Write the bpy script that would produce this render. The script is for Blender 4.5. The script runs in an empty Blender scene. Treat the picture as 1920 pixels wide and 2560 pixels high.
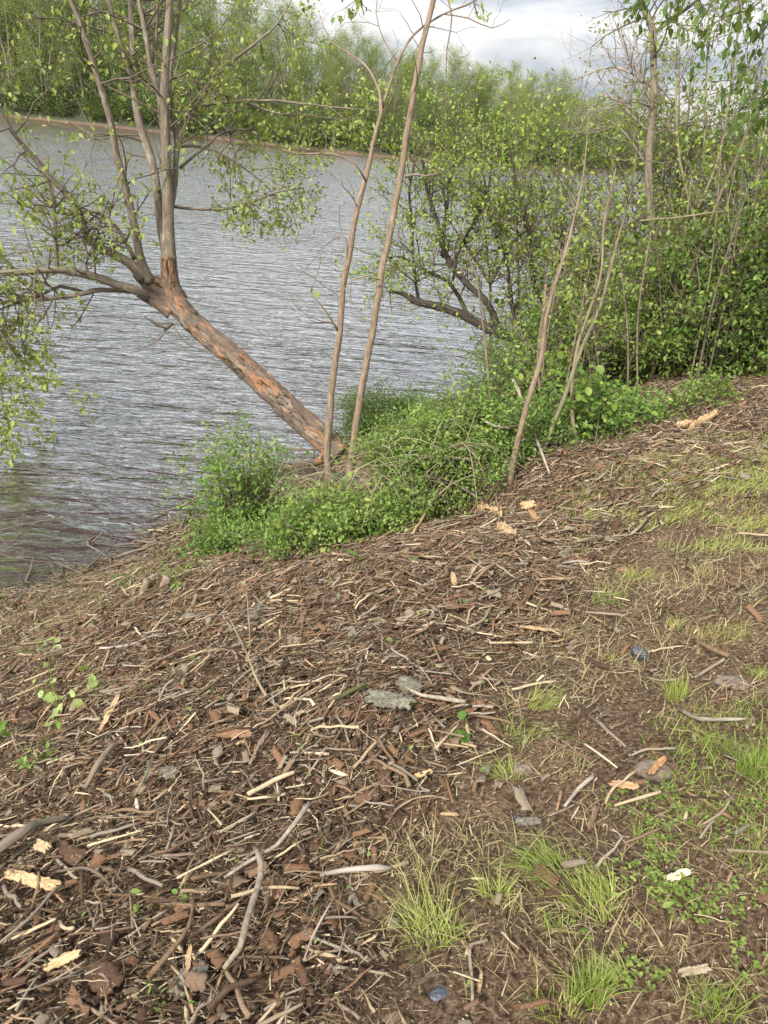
import bpy, math, random
import numpy as np
from mathutils import Matrix, Vector
S = bpy.context.scene
rng = np.random.default_rng(7)
rnd = random.Random(11)

# ------------------------------------------------------------------ camera
FPX = 1923.0; HC = 4.2                      # focal length in photo pixels, eye height above the river
PITCH = math.radians(26.8); ROLL = math.radians(5.5)
_f = np.array([0, math.cos(PITCH), -math.sin(PITCH)]); _u0 = np.array([0, math.sin(PITCH), math.cos(PITCH)]); _x0 = np.array([1., 0, 0])
CX = _x0*math.cos(ROLL) + _u0*math.sin(ROLL); CU = _u0*math.cos(ROLL) - _x0*math.sin(ROLL); CF = _f
EYE = np.array([0, 0, HC])
cd = bpy.data.cameras.new('camera'); cam = bpy.data.objects.new('camera', cd); S.collection.objects.link(cam)
cd.sensor_fit = 'VERTICAL'; cd.sensor_height = 36; cd.sensor_width = 27; cd.lens = 36*FPX/2560
cd.clip_start = 0.05; cd.clip_end = 3000
cam.matrix_world = Matrix(((CX[0], CU[0], -CF[0], 0), (CX[1], CU[1], -CF[1], 0), (CX[2], CU[2], -CF[2], HC), (0, 0, 0, 1)))
S.camera = cam
S.render.resolution_x = 768; S.render.resolution_y = 1024

# ------------------------------------------------------------------ world, sun, exposure
SUN_EL, SUN_AZ = math.radians(42), math.radians(-150)      # azimuth measured from +Y towards +X
def nodes(tree): return tree.nodes, tree.links
w = bpy.data.worlds.new('World'); S.world = w; w.use_nodes = True
N, L = nodes(w.node_tree); N.clear()
out = N.new('ShaderNodeOutputWorld'); bg = N.new('ShaderNodeBackground'); bg.inputs[1].default_value = 0.05
sky = N.new('ShaderNodeTexSky'); sky.sky_type = 'NISHITA'; sky.sun_disc = False
sky.sun_elevation = SUN_EL; sky.sun_rotation = SUN_AZ; sky.air_density = 1.2; sky.dust_density = 2.0
tc = N.new('ShaderNodeTexCoord'); mp = N.new('ShaderNodeMapping'); mp.inputs['Scale'].default_value = (1.6, 1.6, 6.0); mp.inputs['Location'].default_value = (3.1, 0.4, 0.2)
L.new(tc.outputs['Generated'], mp.inputs[0])
n1 = N.new('ShaderNodeTexNoise'); n1.inputs['Scale'].default_value = 2.2; n1.inputs['Detail'].default_value = 7; n1.inputs['Roughness'].default_value = 0.55; n1.inputs['Distortion'].default_value = 0.3
L.new(mp.outputs[0], n1.inputs['Vector'])
r1 = N.new('ShaderNodeValToRGB'); r1.color_ramp.elements[0].position = 0.41; r1.color_ramp.elements[1].position = 0.55
r1.color_ramp.elements[0].color = (4.0, 4.5, 5.5, 1); r1.color_ramp.elements[1].color = (8.8, 8.7, 8.7, 1)
L.new(n1.outputs['Fac'], r1.inputs[0])
mx = N.new('ShaderNodeMix'); mx.data_type = 'RGBA'; mx.inputs[0].default_value = 0.82
sz_ = N.new('ShaderNodeSeparateXYZ'); L.new(tc.outputs['Generated'], sz_.inputs[0])
ov = N.new('ShaderNodeMapRange'); ov.inputs['From Min'].default_value = .08; ov.inputs['From Max'].default_value = .75; ov.inputs['To Min'].default_value = 1.05; ov.inputs['To Max'].default_value = 2.35   # an overcast sky is brighter overhead
L.new(sz_.outputs[2], ov.inputs[0])
vm = N.new('ShaderNodeVectorMath'); vm.operation = 'SCALE'; L.new(r1.outputs[0], vm.inputs[0]); L.new(ov.outputs[0], vm.inputs['Scale'])
L.new(sky.outputs[0], mx.inputs[6]); L.new(vm.outputs[0], mx.inputs[7])
L.new(mx.outputs[2], bg.inputs[0]); L.new(bg.outputs[0], out.inputs[0])
sd = bpy.data.lights.new('sun', 'SUN'); sd.energy = 3.3; sd.angle = math.radians(10); sd.color = (1, 0.96, 0.90)
so = bpy.data.objects.new('sun', sd); S.collection.objects.link(so)
sdir = Vector((math.sin(SUN_AZ)*math.cos(SUN_EL), math.cos(SUN_AZ)*math.cos(SUN_EL), math.sin(SUN_EL)))
so.rotation_euler = sdir.to_track_quat('Z', 'Y').to_euler()
S.view_settings.view_transform = 'Standard'; S.view_settings.look = 'None'; S.view_settings.gamma = 1; S.view_settings.exposure = 1.25
S.render.engine = 'CYCLES'

# ------------------------------------------------------------------ numeric helpers
def rays(px, py):
    px = np.asarray(px, float)[..., None]; py = np.asarray(py, float)[..., None]
    return CX*(px-960)/FPX - CU*(py-1280)/FPX + CF
def at(px, py, Y):                           # the world point seen at a photo pixel, Y metres ahead
    d = rays(px, py); return EYE + d*(Y/d[..., 1:2])
def proj(P):
    q = P-EYE; z = q@CF; return 960+FPX*(q@CX)/z, 1280-FPX*(q@CU)/z, z
def _h(ix, iy, iz):
    n = (ix*374761393 + iy*668265263 + iz*2147483647 + 1013904223) & 0xffffffff
    n = ((n ^ (n >> 13))*1274126177) & 0xffffffff; n = ((n ^ (n >> 16))*2246822519) & 0xffffffff
    return ((n ^ (n >> 15)) & 0xffffff)/float(0xffffff)
def noise(x, y, z=0.0):
    x, y, z = np.broadcast_arrays(np.asarray(x, float), np.asarray(y, float), np.asarray(z, float))
    ix, iy, iz = [np.floor(v).astype(np.int64) for v in (x, y, z)]
    fx, fy, fz = x-ix, y-iy, z-iz; fx, fy, fz = [v*v*(3-2*v) for v in (fx, fy, fz)]; r = 0
    for a in (0, 1):
        for b in (0, 1):
            for c in (0, 1):
                r = r + _h(ix+a, iy+b, iz+c)*(fx if a else 1-fx)*(fy if b else 1-fy)*(fz if c else 1-fz)
    return r*2-1
def fbm(x, y, z=0.0, o=4):
    r = 0; a = 1; t = 0
    for i in range(o): r = r+a*noise(np.asarray(x)*2**i+i*17.3, np.asarray(y)*2**i-i*9.1, np.asarray(z)*2**i); t += a; a *= .5
    return r/t
NIN = np.array([0.84, -0.54]); P0 = np.array([-3.46, 5.85]); TAN = np.array([0.54, 0.84])
HOLE = np.array([0.42, 4.98])
def shore_s(x, y):
    dx, dy = x-P0[0], y-P0[1]; s = dx*NIN[0]+dy*NIN[1]-.14; t = dx*TAN[0]+dy*TAN[1]
    s = s + 0.25*noise(t*0.45, 3.3) + 0.12*noise(t*1.7, 8.1) + 0.06*noise(t*6.1, 2.1)
    s = s + 0.06*np.clip(t-9, 0, 40)**1.5/4             # the shore turns away further upstream
    return s
def ground_base(x, y):
    s = shore_s(x, y)
    h = np.where(s < 0, 0.28*s, 0.10*s + 2.35*(1-np.exp(-(np.clip(s, 0, None)/3.6)**1.35)))
    h = np.where(s > 9, h-0.10*(s-9), h)
    return np.maximum(h, -2.0)
def hole(x, y): return 0.0
def ground_exact(x, y):
    z = ground_base(x, y)
    k = np.exp(-(x*x+(y-5)**2)/300.)
    z = z + k*(0.07*noise(x*0.9, y*0.9, 1.5) + 0.055*fbm(x*3.1, y*3.1, 4.2, 3))
    d2 = ((x-HOLE[0])/0.40)**2+((y-HOLE[1])/0.24)**2
    return z - 0.34*np.exp(-d2*1.2)
_cx = np.arange(-12, 16, .04); _cy = np.arange(-3, 26, .04); _cz = ground_exact(*np.meshgrid(_cx, _cy))
def ground_z(x, y):
    x = np.asarray(x, float); y = np.asarray(y, float)
    u = (x+12)/.04; v = (y+3)/.04; ins = (u >= 0) & (v >= 0) & (u < len(_cx)-1.01) & (v < len(_cy)-1.01)
    uc = np.clip(u, 0, len(_cx)-1.01); vc = np.clip(v, 0, len(_cy)-1.01); i = uc.astype(int); j = vc.astype(int); fx = uc-i; fy = vc-j
    z = (_cz[j, i]*(1-fx)+_cz[j, i+1]*fx)*(1-fy)+(_cz[j+1, i]*(1-fx)+_cz[j+1, i+1]*fx)*fy
    return z if ins.all() else np.where(ins, z, ground_exact(x, y))
_ts = np.concatenate([np.arange(.5, 6, .12), np.arange(6, 24, .25)])
def pg(px, py):                              # where photo pixels meet the bank
    d = rays(px, py); sh = d.shape[:-1]; d = d.reshape(-1, 3)
    p = EYE+d[:, None]*_ts[None, :, None]; p[..., 1] = np.minimum(p[..., 1], 25.5); b = p[..., 2] < ground_z(np.clip(p[..., 0], -11.9, 15.8), p[..., 1])
    k = np.where(b.any(1), b.argmax(1), len(_ts)-1); hi = _ts[k]; lo = _ts[np.maximum(k-1, 0)]
    for _ in range(12):
        m = (lo+hi)/2; p = EYE+d*m[:, None]; b = p[:, 2] < ground_z(p[:, 0], p[:, 1]); hi = np.where(b, m, hi); lo = np.where(b, lo, m)
    return (EYE+d*hi[:, None]).reshape(sh+(3,))
def poly_w(pts): return pg(np.array([p[0] for p in pts], float), np.array([p[1] for p in pts], float))[:, :2]
def poly_sd(P, x, y):                        # signed distance, positive inside
    x = np.asarray(x, float); y = np.asarray(y, float); ins = np.zeros(x.shape, bool); d = np.full(x.shape, 1e9); n = len(P)
    for i in range(n):
        a, b = P[i], P[(i+1) % n]; ex, ey = b-a; l = ex*ex+ey*ey+1e-12
        t = np.clip(((x-a[0])*ex+(y-a[1])*ey)/l, 0, 1); d = np.minimum(d, np.hypot(x-a[0]-t*ex, y-a[1]-t*ey))
        c = ((a[1] > y) != (b[1] > y)) & (x < ex*(y-a[1])/((ey if abs(ey) > 1e-12 else 1e-12))+a[0]); ins ^= c
    return np.where(ins, d, -d)

# ------------------------------------------------------------------ mesh helpers
class Geo:
    def __init__(s): s.v = []; s.l = []; s.n = []; s.t = []; s.k = 0; s.b = {}
    def add(s, v, loops, sizes, t=None):
        s.v.append(v); s.l.append(np.asarray(loops)+s.k); s.n.append(np.asarray(sizes)); s.t.append(v if t is None else t); s.k += len(v)
    def flush(s):                            # thin twigs, collected and tubed all at once
        for (m_, n_), it in s.b.items():
            P = np.array([q[0] for q in it], float); R = np.array([q[1] for q in it], float); k_ = len(it)
            T = np.gradient(P, axis=1); T /= np.linalg.norm(T, axis=2)[..., None]+1e-9
            D = P[:, -1]-P[:, 0]; ref = np.where((np.abs(D[:, 2]) > .8*np.linalg.norm(D, axis=1))[:, None], [1., .1, 0], [.05, .1, 1.])
            U = np.cross(T, ref[:, None]); U /= np.linalg.norm(U, axis=2)[..., None]+1e-9; W = np.cross(T, U)
            a = np.arange(n_)*2*math.pi/n_; ca, sa = np.cos(a)[None, None, :, None], np.sin(a)[None, None, :, None]; Rr = R[:, :, None, None]
            V = P[:, :, None]+Rr*(U[:, :, None]*ca+W[:, :, None]*sa)
            i = np.arange(m_-1)[:, None]*n_; j = np.arange(n_)[None]; j2 = (j+1) % n_
            F = np.stack([i+j, i+j2, i+n_+j2, i+n_+j], -1).reshape(-1); V = V.reshape(-1, 3)
            s.add(V, (F[None]+np.arange(k_)[:, None]*m_*n_).ravel(), [4]*((m_-1)*n_*k_), V*[1, 1, .3])
        s.b = {}
    def build(s, name, mat, parent=None, smooth=False, loc=None):
        o = bpy.data.objects.new(name, s.mesh(name, mat, smooth, loc)); S.collection.objects.link(o)
        if loc is not None and parent is None: o.location = loc
        if parent is not None: o.parent = parent
        return o
    def mesh(s, name, mat, smooth=False, loc=None):
        s.flush(); me = bpy.data.meshes.new(name)
        V = np.concatenate(s.v).astype(np.float32) if s.v else np.zeros((0, 3), np.float32)
        T = np.concatenate(s.t).astype(np.float32) if s.v else V
        if loc is not None: V = V-np.asarray(loc, np.float32)
        Lp = np.concatenate(s.l).astype(np.int32); Sz = np.concatenate(s.n).astype(np.int32)
        me.vertices.add(len(V)); me.vertices.foreach_set('co', V.ravel())
        me.loops.add(len(Lp)); me.loops.foreach_set('vertex_index', Lp)
        me.polygons.add(len(Sz)); st = np.zeros(len(Sz), np.int32); st[1:] = np.cumsum(Sz)[:-1]
        me.polygons.foreach_set('loop_start', st); me.polygons.foreach_set('loop_total', Sz)
        me.update(calc_edges=True)
        a = me.attributes.new('tc', 'FLOAT_VECTOR', 'POINT'); a.data.foreach_set('vector', T.ravel())
        if smooth: me.polygons.foreach_set('use_smooth', np.ones(len(Sz), bool))
        me.materials.append(mat); return me
def catmull(P, R, step):
    P = np.asarray(P, float); R = np.asarray(R, float); Q = []; W = []
    for i in range(len(P)-1):
        p0, p1, p2, p3 = P[max(i-1, 0)], P[i], P[i+1], P[min(i+2, len(P)-1)]
        m = max(1, int(np.linalg.norm(p2-p1)/step))
        for k in range(m):
            t = k/m; Q.append(.5*((2*p1)+(p2-p0)*t+(2*p0-5*p1+4*p2-p3)*t*t+(3*p1-p0-3*p2+p3)*t**3)); W.append(R[i]+(R[i+1]-R[i])*t)
    Q.append(P[-1]); W.append(R[-1]); return np.array(Q), np.array(W)
def tube(g, P, R, n=6, ridge=0.0, cap=True):
    P = np.asarray(P, float); R = np.asarray(R, float); m = len(P)
    T = np.gradient(P, axis=0); T /= np.linalg.norm(T, axis=1)[:, None]+1e-9
    u = np.cross(T[0], (0.31, 0.77, 0.2)); u /= np.linalg.norm(u)+1e-9; U = np.zeros((m, 3))
    for i in range(m):
        u = u-T[i]*(u@T[i]); u /= np.linalg.norm(u)+1e-9; U[i] = u
    W = np.cross(T, U); a = np.arange(n)*2*math.pi/n; ca, sa = np.cos(a), np.sin(a)
    ln = np.concatenate([[0], np.cumsum(np.linalg.norm(np.diff(P, axis=0), axis=1))])
    RR = np.repeat(R[:, None], n, 1)
    if ridge:
        A, Ln = np.meshgrid(a, ln); q = R.mean()*16
        k = 1-np.abs(noise(np.cos(A)*q, np.sin(A)*q, Ln*5.0))*2
        RR = RR*(1+0.05*fbm(np.cos(A)*1.3, np.sin(A)*1.3, Ln*1.8, 2))+ridge*k+ridge*.7*noise(np.cos(A)*q*2, np.sin(A)*q*2, Ln*14)
    V = P[:, None]+RR[..., None]*(U[:, None]*ca[None, :, None]+W[:, None]*sa[None, :, None])
    off = rnd.random()*50
    tcv = np.stack([RR*ca+off, RR*sa, np.repeat(ln[:, None], n, 1)], -1)
    i = np.arange(m-1)[:, None]*n; j = np.arange(n)[None]; j2 = (j+1) % n
    F = np.stack([i+j, i+j2, i+n+j2, i+n+j], -1).reshape(-1)
    sz = [4]*((m-1)*n); F = list(F)
    if cap: F += list(range(n))[::-1]+list(range((m-1)*n, m*n)); sz += [n, n]
    g.add(V.reshape(-1, 3), F, sz, tcv.reshape(-1, 3))
def rots(n, yaw, pitch, roll):               # n rotation matrices
    cy, sy, cp, sp, cr, sr = np.cos(yaw), np.sin(yaw), np.cos(pitch), np.sin(pitch), np.cos(roll), np.sin(roll)
    M = np.zeros((n, 3, 3))
    M[:, 0, 0] = cy*cp; M[:, 0, 1] = cy*sp*sr-sy*cr; M[:, 0, 2] = cy*sp*cr+sy*sr
    M[:, 1, 0] = sy*cp; M[:, 1, 1] = sy*sp*sr+cy*cr; M[:, 1, 2] = sy*sp*cr-cy*sr
    M[:, 2, 0] = -sp; M[:, 2, 1] = cp*sr; M[:, 2, 2] = cp*cr; return M
def stamp(g, T, pos, M, sc):                 # stamps template T (v, loops, sizes) at many places
    n = len(pos)
    if not n: return
    v, l, z = T; sc = np.asarray(sc, float)
    V = np.einsum('nij,kj->nki', M, v)*sc[:, None, None]+pos[:, None]
    Lp = (np.asarray(l)[None]+np.arange(n)[:, None]*len(v)).ravel()
    g.add(V.reshape(-1, 3), Lp, np.tile(z, n), np.tile(v, (n, 1))+np.repeat(rng.random((n, 1))*40, len(v), 0))
def leaf_t(pts, bend=0.15, fold=0.18):       # half outline (x, y>0) from stalk to tip
    k = len(pts); v = [(x, y, abs(y)*fold-bend*x*x) for x, y in pts]+[(x, -y, abs(y)*fold-bend*x*x) for x, y in pts[1:-1]]
    return (np.array(v, float), list(range(k))+[0]+[k-1]+list(range(2*k-3, k-1, -1)), [k, k])
OVATE = leaf_t([(0, 0), (.25, .22), (.6, .25), (1, 0)])
LONG = leaf_t([(0, 0), (.3, .13), (.65, .12), (1, 0)], .3)
ROUND = leaf_t([(0, 0), (.15, .3), (.5, .42), (.85, .26), (1, 0)])
MAPLE = leaf_t([(0, 0), (.06, .26), (.3, .19), (.5, .36), (.66, .17), (1, 0)], .25, .3)
def leaves(g, pts, size, T=OVATE, droop=0.3, var=.5):
    pts = np.asarray(pts); n = len(pts)
    if n == 0: return
    M = rots(n, rng.uniform(0, 6.283, n), rng.normal(droop, .55, n), rng.normal(0, .6, n))
    stamp(g, T, pts, M, size*rng.uniform(1-var, 1+var, n))
def tag(o, label=None, cat=None, group=None, kind=None):
    for k, v in (('label', label), ('category', cat), ('group', group), ('kind', kind)):
        if v: o[k] = v
    return o
def empty(name, loc, label, cat, group=None):
    o = bpy.data.objects.new(name, None); S.collection.objects.link(o); o.location = loc; o.empty_display_size = .2
    return tag(o, label, cat, group)
def child(g, name, mat, root, smooth=False): # a part whose geometry is in world coordinates
    return g.build(name, mat, root, smooth, loc=tuple(root.location))

# ------------------------------------------------------------------ materials
def mat(name):
    m = bpy.data.materials.new(name); m.use_nodes = True; n, l = nodes(m.node_tree); n.clear()
    o = n.new('ShaderNodeOutputMaterial'); p = n.new('ShaderNodeBsdfPrincipled'); l.new(p.outputs[0], o.inputs[0]); return m, n, l, p, o
def ramp(n, l, src, stops, const=False):
    r = n.new('ShaderNodeValToRGB'); cr = r.color_ramp
    if const: cr.interpolation = 'CONSTANT'
    while len(cr.elements) < len(stops): cr.elements.new(.5)
    for e, (p, c) in zip(cr.elements, stops): e.position = p; e.color = (*c, 1) if len(c) == 3 else c
    l.new(src, r.inputs[0]); return r.outputs[0]
def nz(n, l, vec, scale, detail=4, rough=.55, dist=0):
    t = n.new('ShaderNodeTexNoise'); t.inputs['Scale'].default_value = scale; t.inputs['Detail'].default_value = detail
    t.inputs['Roughness'].default_value = rough; t.inputs['Distortion'].default_value = dist
    if vec is not None: l.new(vec, t.inputs['Vector'])
    return t.outputs['Fac']
def mapping(n, l, vec, scale, rot=(0, 0, 0)):
    m = n.new('ShaderNodeMapping'); m.inputs['Scale'].default_value = scale; m.inputs['Rotation'].default_value = rot; l.new(vec, m.inputs[0]); return m.outputs[0]
def mix(n, l, f, a, b, mode='MIX'):
    m = n.new('ShaderNodeMix'); m.data_type = 'RGBA'; m.blend_type = mode
    for i, v in ((0, f), (6, a), (7, b)):
        if isinstance(v, (int, float)): m.inputs[i].default_value = v
        elif isinstance(v, tuple): m.inputs[i].default_value = (*v, 1)
        else: l.new(v, m.inputs[i])
    return m.outputs[2]
def math_n(n, l, op, a, b=0.0):
    m = n.new('ShaderNodeMath'); m.operation = op
    for i, v in ((0, a), (1, b)):
        if isinstance(v, (int, float)): m.inputs[i].default_value = v
        else: l.new(v, m.inputs[i])
    return m.outputs[0]
def attr(n, name):
    a = n.new('ShaderNodeAttribute'); a.attribute_name = name; return a
def bump(n, l, p, h, dist, strength=1.0):
    b = n.new('ShaderNodeBump'); b.inputs['Distance'].default_value = dist; b.inputs['Strength'].default_value = strength
    l.new(h, b.inputs['Height']); l.new(b.outputs[0], p.inputs['Normal'])
def island(n, l):                            # a random number per loose piece, plus the object's own
    g = n.new('ShaderNodeNewGeometry'); o = n.new('ShaderNodeObjectInfo')
    return math_n(n, l, 'FRACT', math_n(n, l, 'ADD', g.outputs['Random Per Island'], o.outputs['Random']))
def leaf_mat(name, stops, trans=.35, rough=.5):
    m, n, l, p, o = mat(name); c = ramp(n, l, island(n, l), stops)
    g = n.new('ShaderNodeNewGeometry'); f = nz(n, l, g.outputs['Position'], 1.3, 2)
    c = mix(n, l, math_n(n, l, 'MULTIPLY', f, .5), c, (stops[0][1][0]*.8, stops[0][1][1]*.85, stops[0][1][2]*.8))
    l.new(c, p.inputs['Base Color']); p.inputs['Roughness'].default_value = rough; p.inputs['Specular IOR Level'].default_value = .35
    t = n.new('ShaderNodeBsdfTranslucent'); l.new(mix(n, l, .3, c, (.5, .6, .08), 'MIX'), t.inputs[0])
    s = n.new('ShaderNodeMixShader'); s.inputs[0].default_value = trans; l.new(p.outputs[0], s.inputs[1]); l.new(t.outputs[0], s.inputs[2]); l.new(s.outputs[0], o.inputs[0]); return m
def wood_mat(name, stops, grain=(60, 60, 6), bd=.004, patches=None, const=False, rough=.85):
    m, n, l, p, o = mat(name); a = attr(n, 'tc').outputs['Vector']
    c = ramp(n, l, island(n, l), stops, const) if len(stops) > 1 else None
    v = mapping(n, l, a, grain); f = nz(n, l, v, 1, 5, .65)
    k = ramp(n, l, f, [(.25, (.45, .45, .45)), (.5, (.95, .95, .95)), (.75, (1.5, 1.5, 1.5))])
    c = mix(n, l, 1.0, c if c is not None else stops[0][1], k, 'MULTIPLY')
    for (sc, lo, hi, col) in (patches or []):
        q = nz(n, l, mapping(n, l, a, sc), 1, 7, .72, 1.2); q = ramp(n, l, q, [(lo, (0, 0, 0)), (hi, (1, 1, 1))]); c = mix(n, l, q, c, col)
    l.new(c, p.inputs['Base Color']); p.inputs['Roughness'].default_value = rough; p.inputs['Specular IOR Level'].default_value = .2
    bump(n, l, p, f, bd); return m
M_TRUNK = wood_mat('flaking_bark', [(0, (.135, .103, .077))], (42, 42, 9), .04,
    [((6, 6, 2.0), .50, .57, (.31, .155, .08)), ((9, 9, 2.2), .56, .60, (.26, .21, .16)), ((11, 11, 4), .565, .60, (.035, .026, .012)), ((6, 6, 2.5), .58, .63, (.045, .042, .014))])
M_STEM = wood_mat('grey_brown_bark', [(0, (.165, .135, .098))], (40, 40, 8), .012,
    [((12, 12, 3), .55, .64, (.29, .26, .20)), ((9, 9, 4), .60, .66, (.13, .12, .05)), ((8, 8, 1.5), .62, .68, (.30, .17, .10))])
M_TWIG = wood_mat('twig_bark', [(0, (.09, .07, .05)), (1, (.17, .135, .10))], (50, 50, 10), .003)
M_PALETWIG = wood_mat('pale_bare_twig', [(0, (.23, .19, .155)), (1, (.33, .28, .23))], (50, 50, 10), .002)
M_SAPL = wood_mat('sapling_bark', [(0, (.19, .14, .095))], (45, 45, 12), .008, [((14, 14, 3), .55, .65, (.26, .215, .16)), ((20, 20, 8), .62, .70, (.09, .07, .045)), ((9, 9, 2), .62, .70, (.27, .15, .085))])
M_DARKMOSS = wood_mat('dark_mossy_bark', [(0, (.045, .036, .028))], (40, 40, 8), .02, [((8, 8, 3), .57, .62, (.07, .075, .025)), ((11, 11, 4), .60, .66, (.12, .10, .08))])
M_CANE = wood_mat('cane_bark', [(0, (.15, .11, .075)), (.5, (.21, .165, .105)), (1, (.15, .14, .08))], (50, 50, 10), .003)
M_VINE = wood_mat('vine_bark', [(0, (.15, .13, .08)), (.6, (.26, .225, .14)), (1, (.20, .22, .10))], (50, 50, 10), .003)
M_FARWOOD = wood_mat('far_bark', [(0, (.14, .12, .09)), (1, (.22, .19, .15))], (4, 4, 1), .01)
PAL = [(0, (.035, .022, .014)), (.16, (.085, .053, .031)), (.34, (.155, .10, .06)), (.50, (.21, .15, .095)), (.62, (.20, .17, .13)), (.73, (.29, .24, .175)), (.82, (.19, .105, .055)), (.90, (.34, .255, .155)), (.97, (.46, .365, .235)), (1, (.56, .46, .30))]
M_LITTER = wood_mat('litter_twigs', PAL, (30, 60, 60), .003, const=False)
M_FINE = wood_mat('litter_shreds', [(0, (.045, .028, .016)), (.3, (.14, .085, .046)), (.6, (.20, .135, .08)), (.84, (.33, .25, .15)), (1, (.56, .46, .29))], (8, 30, 30), .002)
M_BARKP = wood_mat('litter_bark', [(0, (.055, .032, .02)), (.25, (.12, .065, .036)), (.5, (.20, .11, .06)), (.68, (.19, .10, .052)), (.8, (.20, .165, .12)), (1, (.29, .225, .15))], (9, 40, 40), .005, [((14, 14, 14), .60, .68, (.30, .31, .22))])
M_CHIP = wood_mat('litter_chips', [(0, (.30, .17, .085)), (.4, (.38, .27, .155)), (.8, (.47, .36, .225)), (1, (.58, .48, .32))], (6, 45, 45), .003)
M_FLECK = wood_mat('sawdust', [(0, (.30, .20, .11)), (.5, (.50, .40, .25)), (1, (.66, .57, .40))], (6, 45, 45), .003)
M_FRESH = wood_mat('fresh_wood', [(0, (.48, .33, .18))], (9, 60, 60), .006, [((8, 24, 24), .50, .66, (.27, .15, .075))])
M_ORANGE = wood_mat('torn_orange_wood', [(0, (.55, .20, .07))], (6, 45, 45), .004)
M_SLAB = wood_mat('lichen_bark', [(0, (.16, .14, .105))], (14, 40, 40), .02, [((10, 18, 18), .50, .58, (.27, .27, .19)), ((7, 9, 9), .62, .68, (.42, .36, .06)), ((9, 16, 16), .62, .70, (.10, .07, .045))])
M_LEAF = leaf_mat('spring_leaf', [(0, (.12, .18, .026)), (.5, (.21, .29, .045)), (1, (.36, .42, .085))])
M_MAPLE = leaf_mat('maple_leaf', [(0, (.14, .19, .035)), (.5, (.22, .28, .055)), (.85, (.32, .36, .09)), (1, (.42, .42, .15))])
M_SHRUB = leaf_mat('shrub_leaf', [(0, (.07, .13, .02)), (.5, (.15, .24, .042)), (1, (.28, .38, .09))])
M_BRIGHT = leaf_mat('bright_shrub_leaf', [(0, (.06, .13, .02)), (.5, (.12, .22, .035)), (1, (.22, .33, .06))])
M_DARKLEAF = leaf_mat('dark_leaf', [(0, (.035, .07, .014)), (.5, (.07, .125, .022)), (1, (.14, .21, .045))], .3)
M_PALELEAF = leaf_mat('pale_leaf', [(0, (.20, .28, .06)), (.5, (.30, .38, .11)), (1, (.42, .48, .20))])
M_FAR = [leaf_mat('far_leaf_pale', [(0, (.14, .185, .045)), (.5, (.20, .25, .065)), (1, (.28, .32, .095))], .4),
         leaf_mat('far_leaf_mid', [(0, (.10, .145, .032)), (.5, (.155, .205, .048)), (1, (.22, .27, .07))], .4),
         leaf_mat('far_leaf_green', [(0, (.065, .105, .022)), (.5, (.105, .155, .033)), (1, (.165, .215, .05))], .35)]
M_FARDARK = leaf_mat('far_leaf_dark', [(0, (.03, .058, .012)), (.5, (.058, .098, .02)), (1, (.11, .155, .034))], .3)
M_GRASS = leaf_mat('grass_lime', [(0, (.24, .30, .05)), (.5, (.36, .42, .09)), (1, (.52, .50, .22))], .4)
M_GRASS2 = leaf_mat('grass_green', [(0, (.13, .20, .03)), (.5, (.24, .33, .055)), (1, (.40, .43, .14))], .4)
M_STRAW = leaf_mat('grass_straw', [(0, (.30, .22, .12)), (.5, (.42, .35, .18)), (1, (.50, .46, .22))], .4)
M_CLOVER = leaf_mat('clover_leaf', [(0, (.08, .13, .022)), (.5, (.15, .215, .038)), (1, (.28, .32, .08))], .35)

# ------------------------------------------------------------------ the ground of the near bank
MULCH = poly_w([(860, 2900), (880, 2560), (900, 2260), (1010, 2060), (1180, 1960), (1240, 1700), (1400, 1570), (1500, 1430), (1600, 1310), (1750, 1210), (1990, 1090), (2400, 960), (1500, 950), (600, 1150), (-500, 1400), (-900, 2000), (-500, 2900)])
GREEN1 = poly_w([(1480, 1240), (1700, 1130), (1990, 1060), (2100, 1340), (1760, 1330), (1560, 1350)])
GREEN2 = poly_w([(1660, 1880), (1740, 1800), (2050, 1780), (2050, 2060), (1690, 2060), (1620, 1990)])
CLOV = poly_w([(1590, 2010), (1700, 2000), (2000, 1980), (2000, 2200), (1860, 2230), (1700, 2200), (1560, 2120)])
def mulch_w(x, y): return np.clip(0.5+poly_sd(MULCH, x, y)/0.28+0.9*fbm(np.asarray(x)*2.6, np.asarray(y)*2.6, 9., 3), 0, 1)
def axis(lo, hi, c0, c1, fine, grow):
    a = [c0]
    while a[-1] < c1: a.append(a[-1]+fine)
    st = fine
    while a[-1] < hi: st *= grow; a.append(a[-1]+st)
    b = [c0]; st = fine
    while b[-1] > lo: st *= grow; b.append(b[-1]-st)
    return np.array(b[::-1][:-1]+a)
gx = axis(-60, 260, -2.2, 3.6, .028, 1.06); gy = axis(-60, 240, 0.3, 7.5, .028, 1.05)
X, Y = np.meshgrid(gx, gy); Z = ground_z(X, Y); mw = mulch_w(X, Y)
kk = np.exp(-(X*X+(Y-4)**2)/60.)
Z = Z + kk*(0.008*fbm(X*14, Y*14, 2.2, 3)*(0.5+mw) + 0.012*np.clip(fbm(X*6, Y*6, 5.5, 2), 0, 1)*mw)
g = Geo(); nx_, ny_ = len(gx), len(gy); i = np.arange(ny_-1)[:, None]*nx_+np.arange(nx_-1)[None]
g.add(np.stack([X, Y, Z], -1).reshape(-1, 3), np.stack([i, i+1, i+nx_+1, i+nx_], -1).ravel(), [4]*i.size)
m, n, l, p, o = mat('bank_soil')
geo = n.new('ShaderNodeNewGeometry').outputs['Position']
aw = attr(n, 'mulch').outputs['Fac']
a1 = nz(n, l, geo, 2.5, 6, .6); a2 = nz(n, l, geo, 70, 8, .8); a3 = nz(n, l, mapping(n, l, geo, (30, 90, 60), (0, 0, .6)), 1, 4, .7)
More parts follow.
